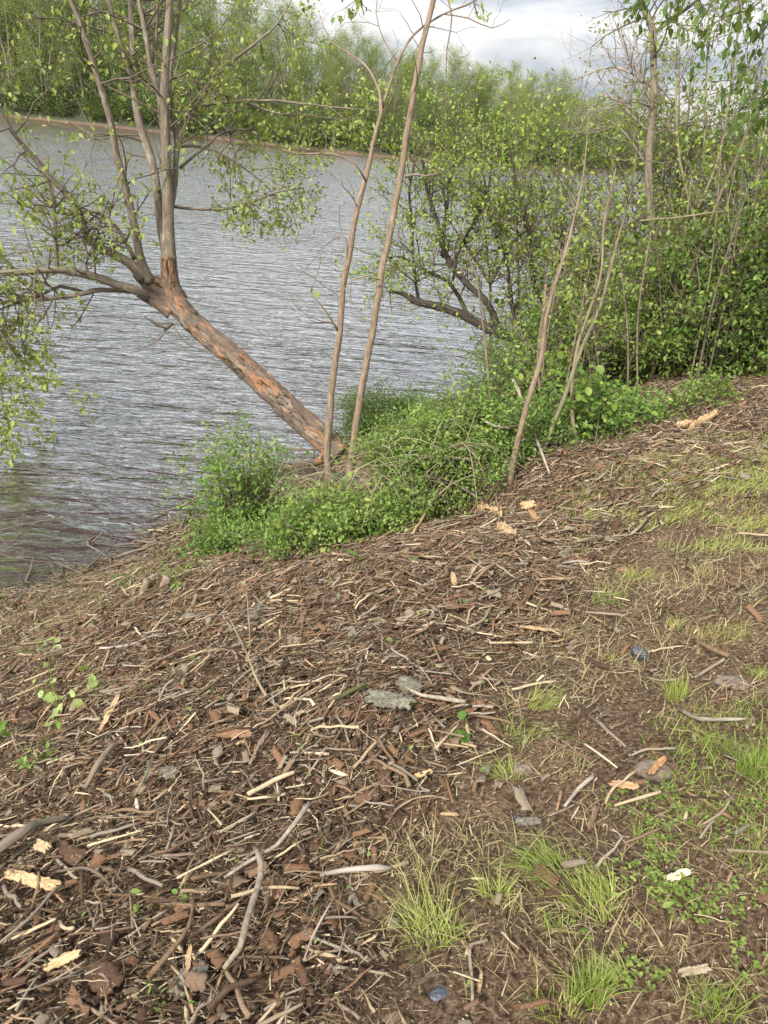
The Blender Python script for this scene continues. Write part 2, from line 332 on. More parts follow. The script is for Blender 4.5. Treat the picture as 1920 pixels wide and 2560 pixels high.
soil = ramp(n, l, a2, [(.38, (.025, .015, .009)), (.5, (.125, .082, .050)), (.62, (.29, .21, .14))])
soil = mix(n, l, ramp(n, l, a1, [(.4, (0, 0, 0)), (.65, (1, 1, 1))]), soil, mix(n, l, 1.0, soil, (1.5, 1.42, 1.35), 'MULTIPLY'))
litc = ramp(n, l, a3, [(.34, (.022, .013, .008)), (.5, (.105, .068, .042)), (.64, (.25, .175, .11))])
col = mix(n, l, aw, soil, litc)
vo = n.new('ShaderNodeTexVoronoi'); vo.inputs['Scale'].default_value = 95; l.new(mapping(n, l, geo, (1, 1, 1), (0, 0, .4)), vo.inputs['Vector'])
fl = ramp(n, l, vo.outputs['Distance'], [(.10, (1, 1, 1)), (.20, (0, 0, 0))])
sep = n.new('ShaderNodeSeparateColor'); l.new(vo.outputs['Color'], sep.inputs[0])
fl = math_n(n, l, 'MULTIPLY', fl, math_n(n, l, 'GREATER_THAN', sep.outputs[0], .72))
col = mix(n, l, math_n(n, l, 'MULTIPLY', fl, .8), col, (.42, .33, .21))
sx = n.new('ShaderNodeSeparateXYZ'); l.new(geo, sx.inputs[0])
wet = ramp(n, l, math_n(n, l, 'ADD', sx.outputs[2], math_n(n, l, 'MULTIPLY', a1, .12)), [(.07, (1, 1, 1)), (.22, (0, 0, 0))])     # soaked mud at the waterline
col = mix(n, l, wet, col, mix(n, l, 1.0, col, (.34, .32, .32), 'MULTIPLY'))
l.new(col, p.inputs['Base Color']); p.inputs['Roughness'].default_value = .95; p.inputs['Specular IOR Level'].default_value = .15
bump(n, l, p, math_n(n, l, 'ADD', a2, math_n(n, l, 'MULTIPLY', fl, .4)), .035)
gr = g.build('ground', m, smooth=True); tag(gr, 'brown soil bank littered with shredded wood sloping to the river', 'ground', kind='structure')
at_ = gr.data.attributes.new('mulch', 'FLOAT', 'POINT'); at_.data.foreach_set('value', mw.astype(np.float32).ravel())

# ------------------------------------------------------------------ river
m, n, l, p, o = mat('river_water')
geo = n.new('ShaderNodeNewGeometry').outputs['Position']
w1 = nz(n, l, mapping(n, l, geo, (.9, 3.0, 1), (0, 0, math.radians(-34))), 1, 3, .5, .6)
w2 = nz(n, l, mapping(n, l, geo, (3.4, 9.5, 1), (0, 0, math.radians(-14))), 1, 4, .55, .8)
w3 = nz(n, l, mapping(n, l, geo, (.25, .6, 1), (0, 0, math.radians(-30))), 1, 3, .5)
gu = nz(n, l, mapping(n, l, geo, (.05, .12, 1)), 1, 2, .5)
sm = math_n(n, l, 'ADD', math_n(n, l, 'MULTIPLY', w1, 2.2), math_n(n, l, 'MULTIPLY', w2, .6))
sm = math_n(n, l, 'MULTIPLY', sm, math_n(n, l, 'ADD', gu, .5))
sm = math_n(n, l, 'ADD', sm, math_n(n, l, 'MULTIPLY', w3, .8))
p.inputs['Base Color'].default_value = (.030, .018, .015, 1); p.inputs['Roughness'].default_value = .5; p.inputs['Specular IOR Level'].default_value = 0
gl = n.new('ShaderNodeBsdfGlossy'); gl.inputs['Roughness'].default_value = .06; gl.inputs['Color'].default_value = (1, 1, 1, 1)
bn = n.new('ShaderNodeBump'); bn.inputs['Distance'].default_value = .058; l.new(sm, bn.inputs['Height'])
for q_ in (p, gl): l.new(bn.outputs[0], q_.inputs['Normal'])
fr = n.new('ShaderNodeFresnel'); fr.inputs['IOR'].default_value = 1.333; l.new(bn.outputs[0], fr.inputs['Normal'])
ms = n.new('ShaderNodeMixShader'); l.new(math_n(n, l, 'MAXIMUM', math_n(n, l, 'MINIMUM', math_n(n, l, 'MULTIPLY', math_n(n, l, 'SUBTRACT', fr.outputs[0], .034), 8.0), .92), .02), ms.inputs[0]); l.new(p.outputs[0], ms.inputs[1]); l.new(gl.outputs[0], ms.inputs[2]); l.new(ms.outputs[0], o.inputs[0])
g = Geo(); g.add(np.array([[-700, -60, 0], [900, -60, 0], [900, 1500, 0], [-700, 1500, 0.]]), [0, 1, 2, 3], [4])
tag(g.build('water', m), 'wind rippled dark river reflecting the pale sky', 'river', kind='structure')

# ------------------------------------------------------------------ far bank
FS = np.array([(-400, 190), (-120, 142), (-63, 130), (-40, 125), (-17, 113), (-5, 113), (12, 121), (30, 138), (45, 170), (62, 230), (90, 330), (110, 420)], float)
def far_line(n_):
    sgl = np.linalg.norm(np.diff(FS, axis=0), axis=1); c = np.concatenate([[0], np.cumsum(sgl)]); t = np.linspace(0, c[-1], n_)
    P = np.stack([np.interp(t, c, FS[:, 0]), np.interp(t, c, FS[:, 1])], 1); T = np.gradient(P, axis=0); T /= np.linalg.norm(T, axis=1)[:, None]
    return P, np.stack([-T[:, 1], T[:, 0]], 1), t
P, NN, t = far_line(400)
offs = np.array([-6, -1.5, 0, .8, 2.2, 4, 9, 20, 45, 110]); hs = np.array([-1.5, -.35, .05, .3, .55, 1.3, 2.0, 3.2, 5., 6.])
wob = .9*noise(t*.12, 1.1)+.4*noise(t*.5, 3.)
V = np.stack([np.stack([P[:, 0]+NN[:, 0]*(o_+wob), P[:, 1]+NN[:, 1]*(o_+wob), np.full(len(P), h_)+.12*noise(t*.3+h_*9, h_)], 1) for o_, h_ in zip(offs, hs)], 1)
g = Geo(); a = len(offs); i = np.arange(len(P)-1)[:, None]*a+np.arange(a-1)[None]
g.add(V.reshape(-1, 3), np.stack([i, i+a, i+a+1, i+1], -1).ravel(), [4]*i.size)
m, n, l, p, o = mat('far_bank_soil'); geo = n.new('ShaderNodeNewGeometry').outputs['Position']
sx = n.new('ShaderNodeSeparateXYZ'); l.new(geo, sx.inputs[0])
zz = math_n(n, l, 'ADD', sx.outputs[2], math_n(n, l, 'MULTIPLY', nz(n, l, geo, .8, 4), .6))
l.new(ramp(n, l, math_n(n, l, 'DIVIDE', zz, 2.0), [(.05, (.05, .03, .025)), (.16, (.14, .085, .06)), (.26, (.10, .065, .045)), (.34, (.04, .05, .02))]), p.inputs['Base Color']); p.inputs['Roughness'].default_value = .95
tag(g.build('far_bank', m, smooth=True), 'low reddish sandy shore across the river below the woods', 'river bank', kind='structure')

def grow(g, tips, P, d, ln, r, depth, spread=.6, up=.15, kids=(3, 5), n=4, seg=4, wob=.18):
    G_ = rnd.gauss; P = Vector(P); d = Vector(d).normalized(); pts = [P]; dirs = [d]
    for k in range(seg):
        d = (d+Vector((G_(0, wob), G_(0, wob), G_(0, wob)+up*.5))).normalized(); P = P+d*(ln/seg); pts.append(P); dirs.append(d)
    r1 = max(r*.45, .0015); R = [r+(r1-r)*k/seg for k in range(seg+1)]
    g.b.setdefault((seg+1, n), []).append(([tuple(q) for q in pts], R))
    if depth == 0:
        tips.extend(tuple(q) for q in pts[1:]); return
    for _ in range(rnd.randint(*kids)):
        k = rnd.randint(max(1, seg//3), seg); b = dirs[k]
        q = Vector((G_(0, 1), G_(0, 1), G_(0, 1))); q = (q-b*q.dot(b)).normalized()
        grow(g, tips, pts[k], b+q*(spread*rnd.uniform(.6, 1.5))+Vector((0, 0, up)), ln*rnd.uniform(.45, .75), R[k]*.6, depth-1, spread, up, kids, max(3, n-1), max(2, seg-1), wob)
# ----- far trees: nine models, each copied with its trunk and crown
def far_tree_model(kind, h, seed):
    rnd.seed(seed); b = Geo(); tips = []
    lean = rnd.uniform(-.08, .08); lo_ = 1
    nst = rnd.choice([1, 2, 3]) if kind != 2 else 1
    for s_ in range(nst):
        q = rnd.uniform(0, 6.28); sp = .10*(nst-1)
        P = np.array([0, 0, -.5]); pts = [P]; dr = np.array([math.cos(q)*sp+lean, math.sin(q)*sp, 1.])
        for k in range(8): dr = dr+np.array([rnd.gauss(0, .05), rnd.gauss(0, .05), 0]); P = P+dr*h*.115; pts.append(P)
        R = np.linspace(.20, .04, 9)/(nst**.4); tube(b, pts, R, 6, cap=False)
        for k in range(lo_, 9):
            for _ in range(rnd.randint(2, 3) if nst > 1 else 4):
                qa = rnd.uniform(0, 6.28); el = rnd.uniform(.5, 1.1) if kind != 2 else rnd.uniform(.1, .7)
                grow(b, tips, pts[k], (math.cos(qa)*math.cos(el), math.sin(qa)*math.cos(el), math.sin(el)*.8), h*rnd.uniform(.16, .26)*(1.2-k*.08), .06*(1.1-k*.09), 1, .65, .12, (3, 5), 3, 4, .10)
    T = np.array(tips); lf = Geo(); rep = {0: 22, 1: 26, 2: 30, 3: 5}[kind]
    keep = fbm(T[:, 0]*.5, T[:, 1]*.5, T[:, 2]*.5+seed, 2) > (-.35 if kind != 0 else -.2); T = T[keep]
    Q = np.repeat(T, rep, 0)+rng.normal(0, .42 if kind != 2 else .5, (len(T)*rep, 3))
    leaves(lf, Q, .135 if kind != 2 else .165, OVATE, .1)
    return b.mesh('trunk', M_FARWOOD), lf.mesh('crown', M_FAR[min(kind, 2)] if kind < 3 else M_FAR[0])
models = [(k, far_tree_model(k, h, 100+i)) for i, (k, h) in enumerate([(0, 15), (1, 14), (0, 14), (1, 16), (2, 12), (0, 16), (2, 13), (3, 14), (1, 15)])]
FL = {0: ('pale_tree', 'pale yellow green spring tree in the wood across the river', 'pale leafed trees of the far wood'),
      1: ('leafy_tree', 'mid green broad leafed tree in the wood across the river', 'mid green trees of the far wood'),
      2: ('dark_green_tree', 'fuller dark green tree in the wood across the river', 'dark green trees of the far wood'),
      3: ('bare_tree', 'nearly bare grey tree with thin buds in the wood across the river', 'nearly bare trees of the far wood')}
FLM = [('the left picture edge', 0), ('the leftmost stem of the leaning tree', 250), ('the main stem of the leaning tree', 415), ('the forked sapling', 930), ('the tallest sapling', 1050), ('the mossy tree limbs', 1180), ('the torn brown stem', 1460), ('the bare pale twigs', 1560), ('the half dead tree', 1630)]
FUSED = set()
def put_far(k, ms, x, y, z, sc, sz, row=9):
    nm, lb, gp = FL[k]
    if row == 0:
        fx = float(proj(np.array([[x, y, z+6.]]))[0][0]); nm_, px_ = min(FLM, key=lambda q: abs(q[1]-fx))
        for pre in ('', 'second ', 'third '):
            l2 = pre+{0: 'pale', 1: 'leafy', 2: 'dark green', 3: 'nearly bare'}[k]+' tree across the river '+('left' if fx < px_ else 'right')+' of '+nm_
            if l2 not in FUSED: FUSED.add(l2); lb = l2; break
    e = empty(nm, (x, y, z), lb, 'tree', gp); e.rotation_euler.z = rnd.uniform(0, 6.28); e.scale = (sc, sc, sz)
    for nn, me in zip(('trunk', 'crown'), ms):
        o_ = bpy.data.objects.new(nn, me); S.collection.objects.link(o_); o_.parent = e
rnd.seed(5)
PF, NF, tf = far_line(2000)
def hfac(x): return np.interp(x, [-70, -45, -31, -23, -15, -8, 10, 30, 50, 90], [1.8, 1.7, 1.4, 1.08, .84, .74, .72, .70, .70, .85])
for row, (off, step) in enumerate([(4.5, 4.0), (9.5, 4.6), (16, 5.5), (25, 6.5), (36, 8.)]):
    s0 = 0
    while s0 < tf[-1]-2:
        s0 += step*rnd.uniform(.7, 1.3); k = int(np.searchsorted(tf, s0)); k = min(k, 1999); o_ = off+rnd.uniform(-1.8, 1.8); x, y = PF[k]+NF[k]*o_
        if not (-95 < x < 100) or y > 330: continue
        kd, ms = rnd.choice(models)
        if row == 0 and rnd.random() < .35: kd, ms = rnd.choice([q for q in models if q[0] == 2])
        hf = float(hfac(x))*rnd.uniform(.82, 1.10)*(.8 if row == 0 else 1.0)
        put_far(kd, ms, x, y, float(np.interp(o_, offs, hs))-.2, hf*rnd.uniform(.9, 1.1) if hf < 1.3 else hf*.85, hf, row)
# ----- bushes along the far waterline
def far_bush(seed, kind):
    rnd.seed(seed); b = Geo(); tips = []
    for _ in range(9):
        q = rnd.uniform(0, 6.28); e = rnd.uniform(.4, 1.4); grow(b, tips, (rnd.gauss(0, .3), rnd.gauss(0, .3), -.2), (math.cos(q)*math.cos(e), math.sin(q)*math.cos(e), math.sin(e)), 2.0, .04, 1, .7, .1, (4, 6), 3, 4)
    T = np.array(tips); rep = 9 if kind else 1; lf = Geo(); leaves(lf, np.repeat(T, rep*2, 0)+rng.normal(0, .28, (len(T)*rep*2, 3)), .15, OVATE, .1)
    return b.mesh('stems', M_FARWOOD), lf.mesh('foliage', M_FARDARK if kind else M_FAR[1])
bush_m = [far_bush(31, 1), far_bush(32, 1), far_bush(33, 0), far_bush(34, 1)]
rnd.seed(8); s0 = 0
while s0 < tf[-1]:
    s0 += rnd.uniform(1.5, 2.8); k = min(int(np.searchsorted(tf, s0)), 1999); o_ = rnd.uniform(1.2, 3.2) if PF[k][0] > -25 else rnd.uniform(2.4, 4.0); x, y = PF[k]+NF[k]*o_
    if not (-85 < x < 62): continue
    b = rnd.randrange(4); sc = rnd.uniform(1.0, 2.2)
    e = empty('waterside_bush', (x, y, float(np.interp(o_, offs, hs))-.1), 'leafless grey bush at the far waterline' if b == 2 else 'low green bush at the far waterline', 'bush', 'bare bushes along the far shore' if b == 2 else 'green bushes along the far shore')
    e.rotation_euler.z = rnd.uniform(0, 6.28); e.scale = (sc, sc, sc)
    for nn, me in zip(('stems', 'foliage'), bush_m[b]):
        q = bpy.data.objects.new(nn, me); S.collection.objects.link(q); q.parent = e
g = Geo(); k = rng.integers(0, len(PF), 6000); k = k[(PF[k, 0] > -100) & (PF[k, 0] < 90)]; o_ = rng.uniform(14, 48, len(k)); cw = PF[k]+NF[k]*o_[:, None]; hz_ = np.interp(cw[:, 0], [-60, -20, 0], [9, 7, 5])
C3 = np.stack([cw[:, 0], cw[:, 1], rng.uniform(1, 1, len(k))+hz_*rng.random(len(k))], 1); C3 = np.repeat(C3, 12, 0)+rng.normal(0, .7, (len(k)*12, 3))
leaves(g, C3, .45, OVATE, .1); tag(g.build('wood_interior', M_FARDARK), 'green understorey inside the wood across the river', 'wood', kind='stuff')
# ----- distant wooded shore down the river
g = Geo(); xs = np.linspace(40, 700, 120); 
V = np.concatenate([np.stack([xs, 430-xs*.12, np.full(120, -.5)], 1), np.stack([xs, 440-xs*.12, 1.5+0*xs], 1), np.stack([xs, 520-xs*.12, 9+4*noise(xs*.02, 1.)], 1), np.stack([xs, 700-xs*.12, 12+4*noise(xs*.02, 5.)], 1)])
i = np.arange(3)[:, None]*120+np.arange(119)[None]; g.add(V, np.stack([i, i+1, i+121, i+120], -1).ravel(), [4]*i.size)
tag(g.build('distant_shore', m, smooth=True), 'distant low wooded shore down the river', 'shore', kind='structure')
g = Geo(); nC = 420; cx = rng.uniform(45, 560, nC); cy = 438-cx*.12+rng.uniform(0, 60, nC); hh = rng.uniform(9, 15, nC)
Q = np.concatenate([np.stack([rng.normal(cx[k], 2.6, 130), rng.normal(cy[k], 2.6, 130), np.clip(rng.normal(hh[k]*.6+2, hh[k]*.22, 130), .5, 30)], 1) for k in range(nC)])
leaves(g, Q, 1.5, OVATE, .1)
tag(g.build('distant_wood', M_FAR[2]), 'distant dark green wood on the far shore downstream', 'wood', kind='stuff')

# ------------------------------------------------------------------ near trees
def limb(g, px, depth, R, n=8, step=.12, ridge=0.0):
    """px: photo pixels, depth: metres ahead at each (list or pair), R in photo pixels (half width)"""
    k = len(px); D = np.interp(np.arange(k), np.linspace(0, k-1, len(depth)), depth)
    W = np.array([at(p[0], p[1], D[i]) for i, p in enumerate(px)]); z = proj(W)[2]
    RR = np.interp(np.arange(k), np.linspace(0, k-1, len(R)), R)*z/FPX
    Q, RQ = catmull(W, RR, step); 
    if ridge == 0: Q = Q+np.stack([noise(np.arange(len(Q))*.5+rnd.random()*99, i_*7.) for i_ in range(3)], 1)*RQ[:, None]*.25
    tube(g, Q, RQ, n, ridge); return Q, RQ
def sprout(g, tips, Q, RQ, cnt, ln, depth=1, spread=.8, up=0., t0=.2, t1=1., r0=.5, rmax=.012, grav=None, bias=(0, 0, 0), kids=(3, 5)):
    T = np.gradient(Q, axis=0)
    for _ in range(cnt):
        k = int(len(Q)*rnd.uniform(t0, t1)); k = min(k, len(Q)-1); b = T[k]/(np.linalg.norm(T[k])+1e-9)
        q = np.array([rnd.gauss(0, 1), rnd.gauss(0, 1), rnd.gauss(0, 1)]); q -= b*(q@b); q /= np.linalg.norm(q)+1e-9
        grow(g, tips, Q[k], b*.5+q+np.array(bias), ln*rnd.uniform(.6, 1.3), min(RQ[k]*r0, rmax), depth, spread, up, kids, 4, 4, .2)
def leafy(g, tips, rep, size, T=MAPLE, sp=.05, droop=.4, keep=1.0):
    A = np.array(tips); A = A[rng.random(len(A)) < keep]
    leaves(g, np.repeat(A, rep, 0)+rng.normal(0, sp, (len(A)*rep, 3)), size, T, droop)

# --- the big leaning tree
rnd.seed(21)
base = at(833, 1130, 9.75)
lt = empty('leaning_tree', tuple(base), 'large multi-stemmed tree leaning left over the water with flaking orange brown bark', 'tree')
tr = Geo(); TR, TRr = limb(tr, [(850, 1142), (822, 1109), (746, 1043), (660, 962), (579, 889), (509, 831), (457, 779), (425, 736)], [9.55, 10.3], [36, 32, 29, 27.5, 26, 25, 25.5, 27], 64, .018, .013)
child(tr, 'trunk', M_TRUNK, lt, True)
def deck(root, name, px, dep, R, m, n=10, cnt=0, ln=.6, depth=1, spread=.8, up=.05, t0=.2, rep=4, size=.06, T=MAPLE, lm=None, keep=.8, sp=.06, bias=(0, 0, 0), rmax=.012, kids=(3, 5), step=.08, ridge=None, tm=None, r0=.5):
    """one limb as a part, its twigs and leaves as sub-parts"""
    g_ = Geo(); q = limb(g_, px, dep, R, n, step, (.003 if max(R) > 9 else 0.0) if ridge is None else ridge); o_ = child(g_, name, m, root, True)
    if cnt:
        tg = Geo(); t_ = []; sprout(tg, t_, *q, cnt, ln, depth, spread, up, t0, rmax=rmax, kids=kids, bias=bias, r0=r0)
        k = tg.build('twigs', tm or M_TWIG, o_, False, loc=tuple(root.location))
        if rep and t_:
            l_ = Geo(); leafy(l_, t_, rep, size, T, sp, keep=keep)
            if l_.v: l_.build('leaves', lm or M_LEAF, o_, False, loc=tuple(root.location))
    return q
UPR = dict(cnt=9, ln=1.0, t0=.25, rep=3, size=.062, keep=.6, sp=.07)
LFT = dict(cnt=20, ln=.7, t0=.25, spread=.9, up=0, rep=3, size=.06, keep=.6)
RGT = dict(cnt=18, ln=.55, t0=.2, spread=.9, up=-.06, rep=4, size=.056, keep=.72)
HNG = dict(cnt=12, ln=.5, t0=.1, spread=.9, up=-.06, rep=4, size=.07, keep=.9)
def add(px, dep, R, n=10, **kw): return deck(lt, 'stem' if max(R) > 7 else 'limb', px, dep, [r_*(.86 if i_ else 1) for i_, r_ in enumerate(R)], M_STEM, n, lm=M_MAPLE, **kw)
for px, R in (([(835, 1120), (800, 1150), (750, 1165), (700, 1172)], [16, 10, 6, 3]), ([(845, 1130), (830, 1170), (800, 1195), (770, 1215)], [15, 9, 6, 3]), ([(850, 1130), (880, 1165), (905, 1190), (930, 1215)], [16, 10, 6, 3]), ([(848, 1125), (860, 1170), (858, 1205), (850, 1230)], [15, 9, 5, 3]), ([(840, 1115), (900, 1130), (950, 1150), (1000, 1160)], [14, 9, 6, 3])):
    deck(lt, 'root', px, [9.6, 9.1], R, M_TRUNK, 12, ridge=.008, step=.04)
fk = Geo()
limb(fk, [(440, 756), (425, 722), (424, 694), (421, 640)], [10.28, 10.3], [31, 27, 21, 18], 30, .04, .006)
limb(fk, [(432, 745), (405, 722), (370, 704), (345, 678)], [10.28, 10.25], [27, 24, 20, 17], 30, .04, .006)
limb(fk, [(430, 778), (405, 762), (375, 745), (347, 730)], [10.2, 10.15], [22, 17, 15, 13], 24, .04, .005)
child(fk, 'trunk_fork', M_TRUNK, lt, True)
add([(424, 690), (421, 579), (418, 463), (414, 347), (411, 231), (417, 116), (425, 0), (432, -160), (425, -340)], [10.3, 11.0], [20, 17, 14.5, 13.5, 12, 11, 10, 8, 4], **UPR)
add([(421, 655), (405, 579), (393, 480), (376, 393), (347, 301), (333, 202), (330, 87), (327, 0), (320, -200)], [10.35, 11.4], [14, 13, 12, 12, 10.5, 10, 9, 8, 4], **UPR)
add([(425, 530), (434, 470), (440, 400), (441, 347), (431, 278), (424, 200), (440, 100), (455, -40)], [10.5, 11.0], [9, 9, 8.5, 8, 7, 6, 5, 3], **UPR)
add([(408, 340), (399, 249), (376, 162), (359, 58), (347, 0), (335, -120)], [10.7, 10.9], [8.5, 8.5, 8, 7, 6, 4], **UPR)
add([(378, 165), (389, 98), (393, 0), (398, -150)], [10.9, 11.1], [6, 6, 5, 3], **UPR)
add([(375, 705), (353, 654), (333, 550), (312, 463), (289, 376), (278, 307), (255, 231), (231, 150), (203, 69), (179, 0), (150, -150)], [10.2, 9.6], [15, 13, 10.5, 10, 9.5, 9, 8.5, 8, 8, 7, 4], **UPR)
add([(350, 300), (333, 220), (317, 156), (295, 87), (272, 0), (255, -120)], [11.0, 10.9], [8, 8, 8, 7.5, 7, 4], **UPR)
add([(360, 695), (324, 658), (272, 629), (223, 600), (197, 532), (174, 492), (116, 434), (69, 376), (35, 336), (0, 278), (-60, 200)], [10.2, 9.2], [17, 14.5, 12.5, 11, 10, 9.5, 8, 7, 6, 5, 3], **LFT)
add([(335, 650), (315, 605), (289, 567), (249, 532), (208, 530), (180, 545)], [10.2, 9.9], [6, 6, 5.5, 5, 4, 2], **LFT)
add([(365, 742), (347, 730), (289, 710), (220, 687), (145, 675), (75, 678), (0, 684), (-90, 690), (-200, 720)], [10.15, 9.0], [14, 13, 12, 11, 10, 9, 8.5, 7, 4], **LFT)
add([(325, 728), (255, 724), (203, 736), (116, 748), (29, 753), (-60, 765)], [10.1, 9.3], [7, 7, 7, 6, 5, 3], **LFT)
add([(215, 733), (180, 722), (150, 716), (87, 745), (20, 765), (-40, 790)], [9.9, 9.4], [5, 5, 4.5, 4, 3.5, 2], **LFT)
add([(145, 676), (138, 600), (134, 520), (118, 440), (100, 400)], [9.7, 9.6], [6, 5.5, 5, 4, 3], **LFT)
add([(441, 340), (443, 312), (474, 275), (521, 260), (607, 252), (694, 253), (810, 266), (949, 278)], [10.9, 11.6], [6, 6, 6, 5.5, 5, 4, 3, 1.5], **RGT)
add([(445, 360), (451, 347), (492, 260), (555, 174), (636, 110), (694, 58), (740, -20)], [10.9, 12.2], [6.5, 6.5, 6, 5, 4, 3, 1.5], **RGT)
add([(430, 516), (443, 518), (532, 524), (608, 512), (694, 480), (760, 470)], [10.6, 11.2], [5, 4.5, 4, 3.5, 2.5, 1.5], **RGT)
add([(438, 370), (448, 367), (503, 366), (567, 393), (637, 440), (700, 500)], [10.8, 11.4], [5, 4.5, 4, 3.5, 2.5, 1.5], **RGT)
add([(607, 252), (650, 270), (700, 285), (780, 290), (850, 300)], [11.2, 11.8], [4, 3.5, 3, 2, 1], **RGT)
add([(450, 420), (520, 360), (560, 330), (640, 325), (720, 345)], [10.8, 11.9], [4, 3.5, 3, 2, 1], **RGT)
add([(-70, 690), (-60, 780), (-40, 870), (-5, 950), (10, 1020), (30, 1090)], [9.1, 8.9], [5, 4.5, 4, 3.5, 3, 1.5], **HNG)
add([(-60, 765), (0, 830), (30, 880), (70, 930), (110, 960)], [9.2, 9.0], [4, 3.5, 3, 2.5, 1.5], **HNG)
for px, R in (([(430, 808), (417, 820), (395, 812), (362, 792)], [6, 5, 4, 2]), ([(417, 820), (400, 845), (375, 862), (340, 872)], [3, 2.5, 2, 1]), ([(435, 815), (450, 838), (470, 860), (510, 875)], [2.5, 2, 2, 1])):
    deck(lt, 'broken_twig', px, [10.1, 10.0], R, M_TWIG, 5, ridge=0)
# --- two slender saplings in front of it
def sapling(name, label, base_px, limbs, m, twn, leafn, lm=M_LEAF, lsz=.06, T=OVATE):
    b = pg(*base_px); e = empty(name, tuple(b), label, 'tree', None); Y0 = b[1]
    for j, (px, dd, R) in enumerate(limbs):
        deck(e, 'trunk' if j == 0 else 'limb', px, [Y0+dd[0], Y0+dd[1]], R, m, 9 if j == 0 else 6, cnt=twn[min(j, len(twn)-1)], ln=.35, t0=.35, rmax=.006, kids=(1, 3), rep=leafn[0], keep=leafn[1], size=lsz, T=T, lm=lm, ridge=0)
    return e
rnd.seed(33)
sapling('sapling', 'thin bare sapling crossing the leaning trunk with a forked crooked top', (825, 1228), [
    ([(825, 1240), (819, 1179), (825, 1040), (833, 947), (848, 826), (856, 723), (874, 637), (894, 521), (914, 451), (932, 359), (952, 278), (949, 231), (926, 179), (891, 145), (828, 104), (800, 40)], (0, .8), [10, 9.5, 9, 8.5, 8, 8, 7.5, 7, 6.5, 5.5, 5, 3.5, 3, 2.5, 2, 1]),
    ([(952, 280), (965, 240), (995, 156), (1035, 87), (1110, 35), (1191, 0), (1240, -60)], (.6, .9), [5, 4, 4, 3, 2.5, 2, 1]),
    ([(914, 451), (891, 411), (833, 385), (746, 385), (706, 373)], (.4, .3), [3, 3, 2.5, 2, 1]),
    ([(845, 828), (816, 779), (775, 730)], (.2, .1), [3, 2.5, 1]),
    ([(868, 665), (865, 596), (856, 584), (810, 616)], (.3, .3), [3, 2.5, 2, 1]),
    ([(775, 730), (800, 660), (805, 600)], (.1, .1), [1.2, 1, .8]),
    ([(1110, 35), (1170, 45), (1230, 70), (1275, 48)], (.8, .9), [1.6, 1.5, 1.2, .8]),
    ([(995, 156), (960, 100), (940, 30), (950, -40)], (.7, .9), [2, 1.6, 1.4, 1])], M_SAPL, [5, 3, 3, 2, 2, 1, 2, 2], (1, .10))
sapling('sapling', 'tallest straight thin sapling right of the leaning trunk, reaching the top of the view', (868, 1218), [
    ([(864, 1232), (868, 1213), (894, 1040), (920, 889), (949, 716), (960, 648), (983, 544), (1006, 405), (1035, 231), (1055, 116), (1084, 0), (1110, -140)], (0, .8), [11, 10.5, 9.5, 9, 8.5, 8.5, 8, 8, 7.5, 7, 6.5, 5]),
    ([(1012, 440), (1035, 436), (1065, 440), (1105, 432)], (.4, .4), [3, 2.5, 2, 1]),
    ([(950, 700), (915, 690), (880, 700), (850, 745)], (.2, .1), [2.2, 2, 1.5, 1]),
    ([(1100, -60), (1130, 40), (1118, 120), (1112, 260)], (.8, .8), [2, 2, 1.6, 1])], M_SAPL, [5, 2, 3, 2], (2, .12))
# --- dark mossy leaning tree on the right of the water
rnd.seed(44)
b = at(1560, 1075, 9.2)
e = empty('leaning_tree', tuple(b), 'dark mossy tree lying low over the water with upright leafy limbs, right of the saplings', 'tree')
deck(e, 'trunk', [(1565, 1085), (1539, 1051), (1480, 1000), (1400, 924), (1336, 878), (1284, 849), (1220, 820), (1151, 785), (1093, 765), (1041, 753), (1012, 736), (972, 728)], [9.0, 10.9], [19, 18, 17, 16, 15, 13.5, 12, 10.5, 9.5, 9, 6, 2.5], M_DARKMOSS, 18, cnt=16, ln=.4, up=-.15, t0=.35, rep=3, size=.045, T=OVATE, keep=.6, ridge=.006, step=.05)
ls = [([(1250, 832), (1214, 750), (1174, 716), (1128, 664), (1105, 612), (1099, 579), (1076, 503), (1061, 440), (1055, 380), (1050, 330)], [10.1, 11.0], [9, 8.5, 8, 7, 6.5, 6, 5, 4, 3, 1.5]),
      ([(1168, 788), (1128, 712), (1053, 671), (1000, 642), (972, 648), (940, 670)], [10.5, 10.9], [6, 5, 4, 3, 2.5, 1]),
      ([(1047, 752), (1035, 665), (1029, 550), (1024, 470), (1040, 400)], [10.8, 11.0], [4.5, 4, 3.5, 3, 1.5]),
      ([(1105, 640), (1115, 540), (1125, 440), (1150, 340), (1140, 250)], [10.6, 11.4], [5, 4, 3.5, 2.5, 1]),
      ([(1128, 664), (1170, 580), (1215, 500), (1230, 400)], [10.5, 11.0], [5, 4, 3, 1.5]),
      ([(1310, 860), (1280, 760), (1265, 650), (1225, 550), (1210, 440)], [9.9, 10.4], [7, 6, 5, 4, 2]),
      ([(1380, 905), (1370, 800), (1330, 690), (1320, 560), (1290, 450), (1275, 370)], [9.7, 10.1], [8, 7, 6, 5, 3, 2])]
for a in ls: deck(e, 'limb', a[0], a[1], a[2], M_DARKMOSS, 7, cnt=24, ln=.58, up=.12, t0=.15, rep=5, size=.045, T=OVATE, keep=.85)
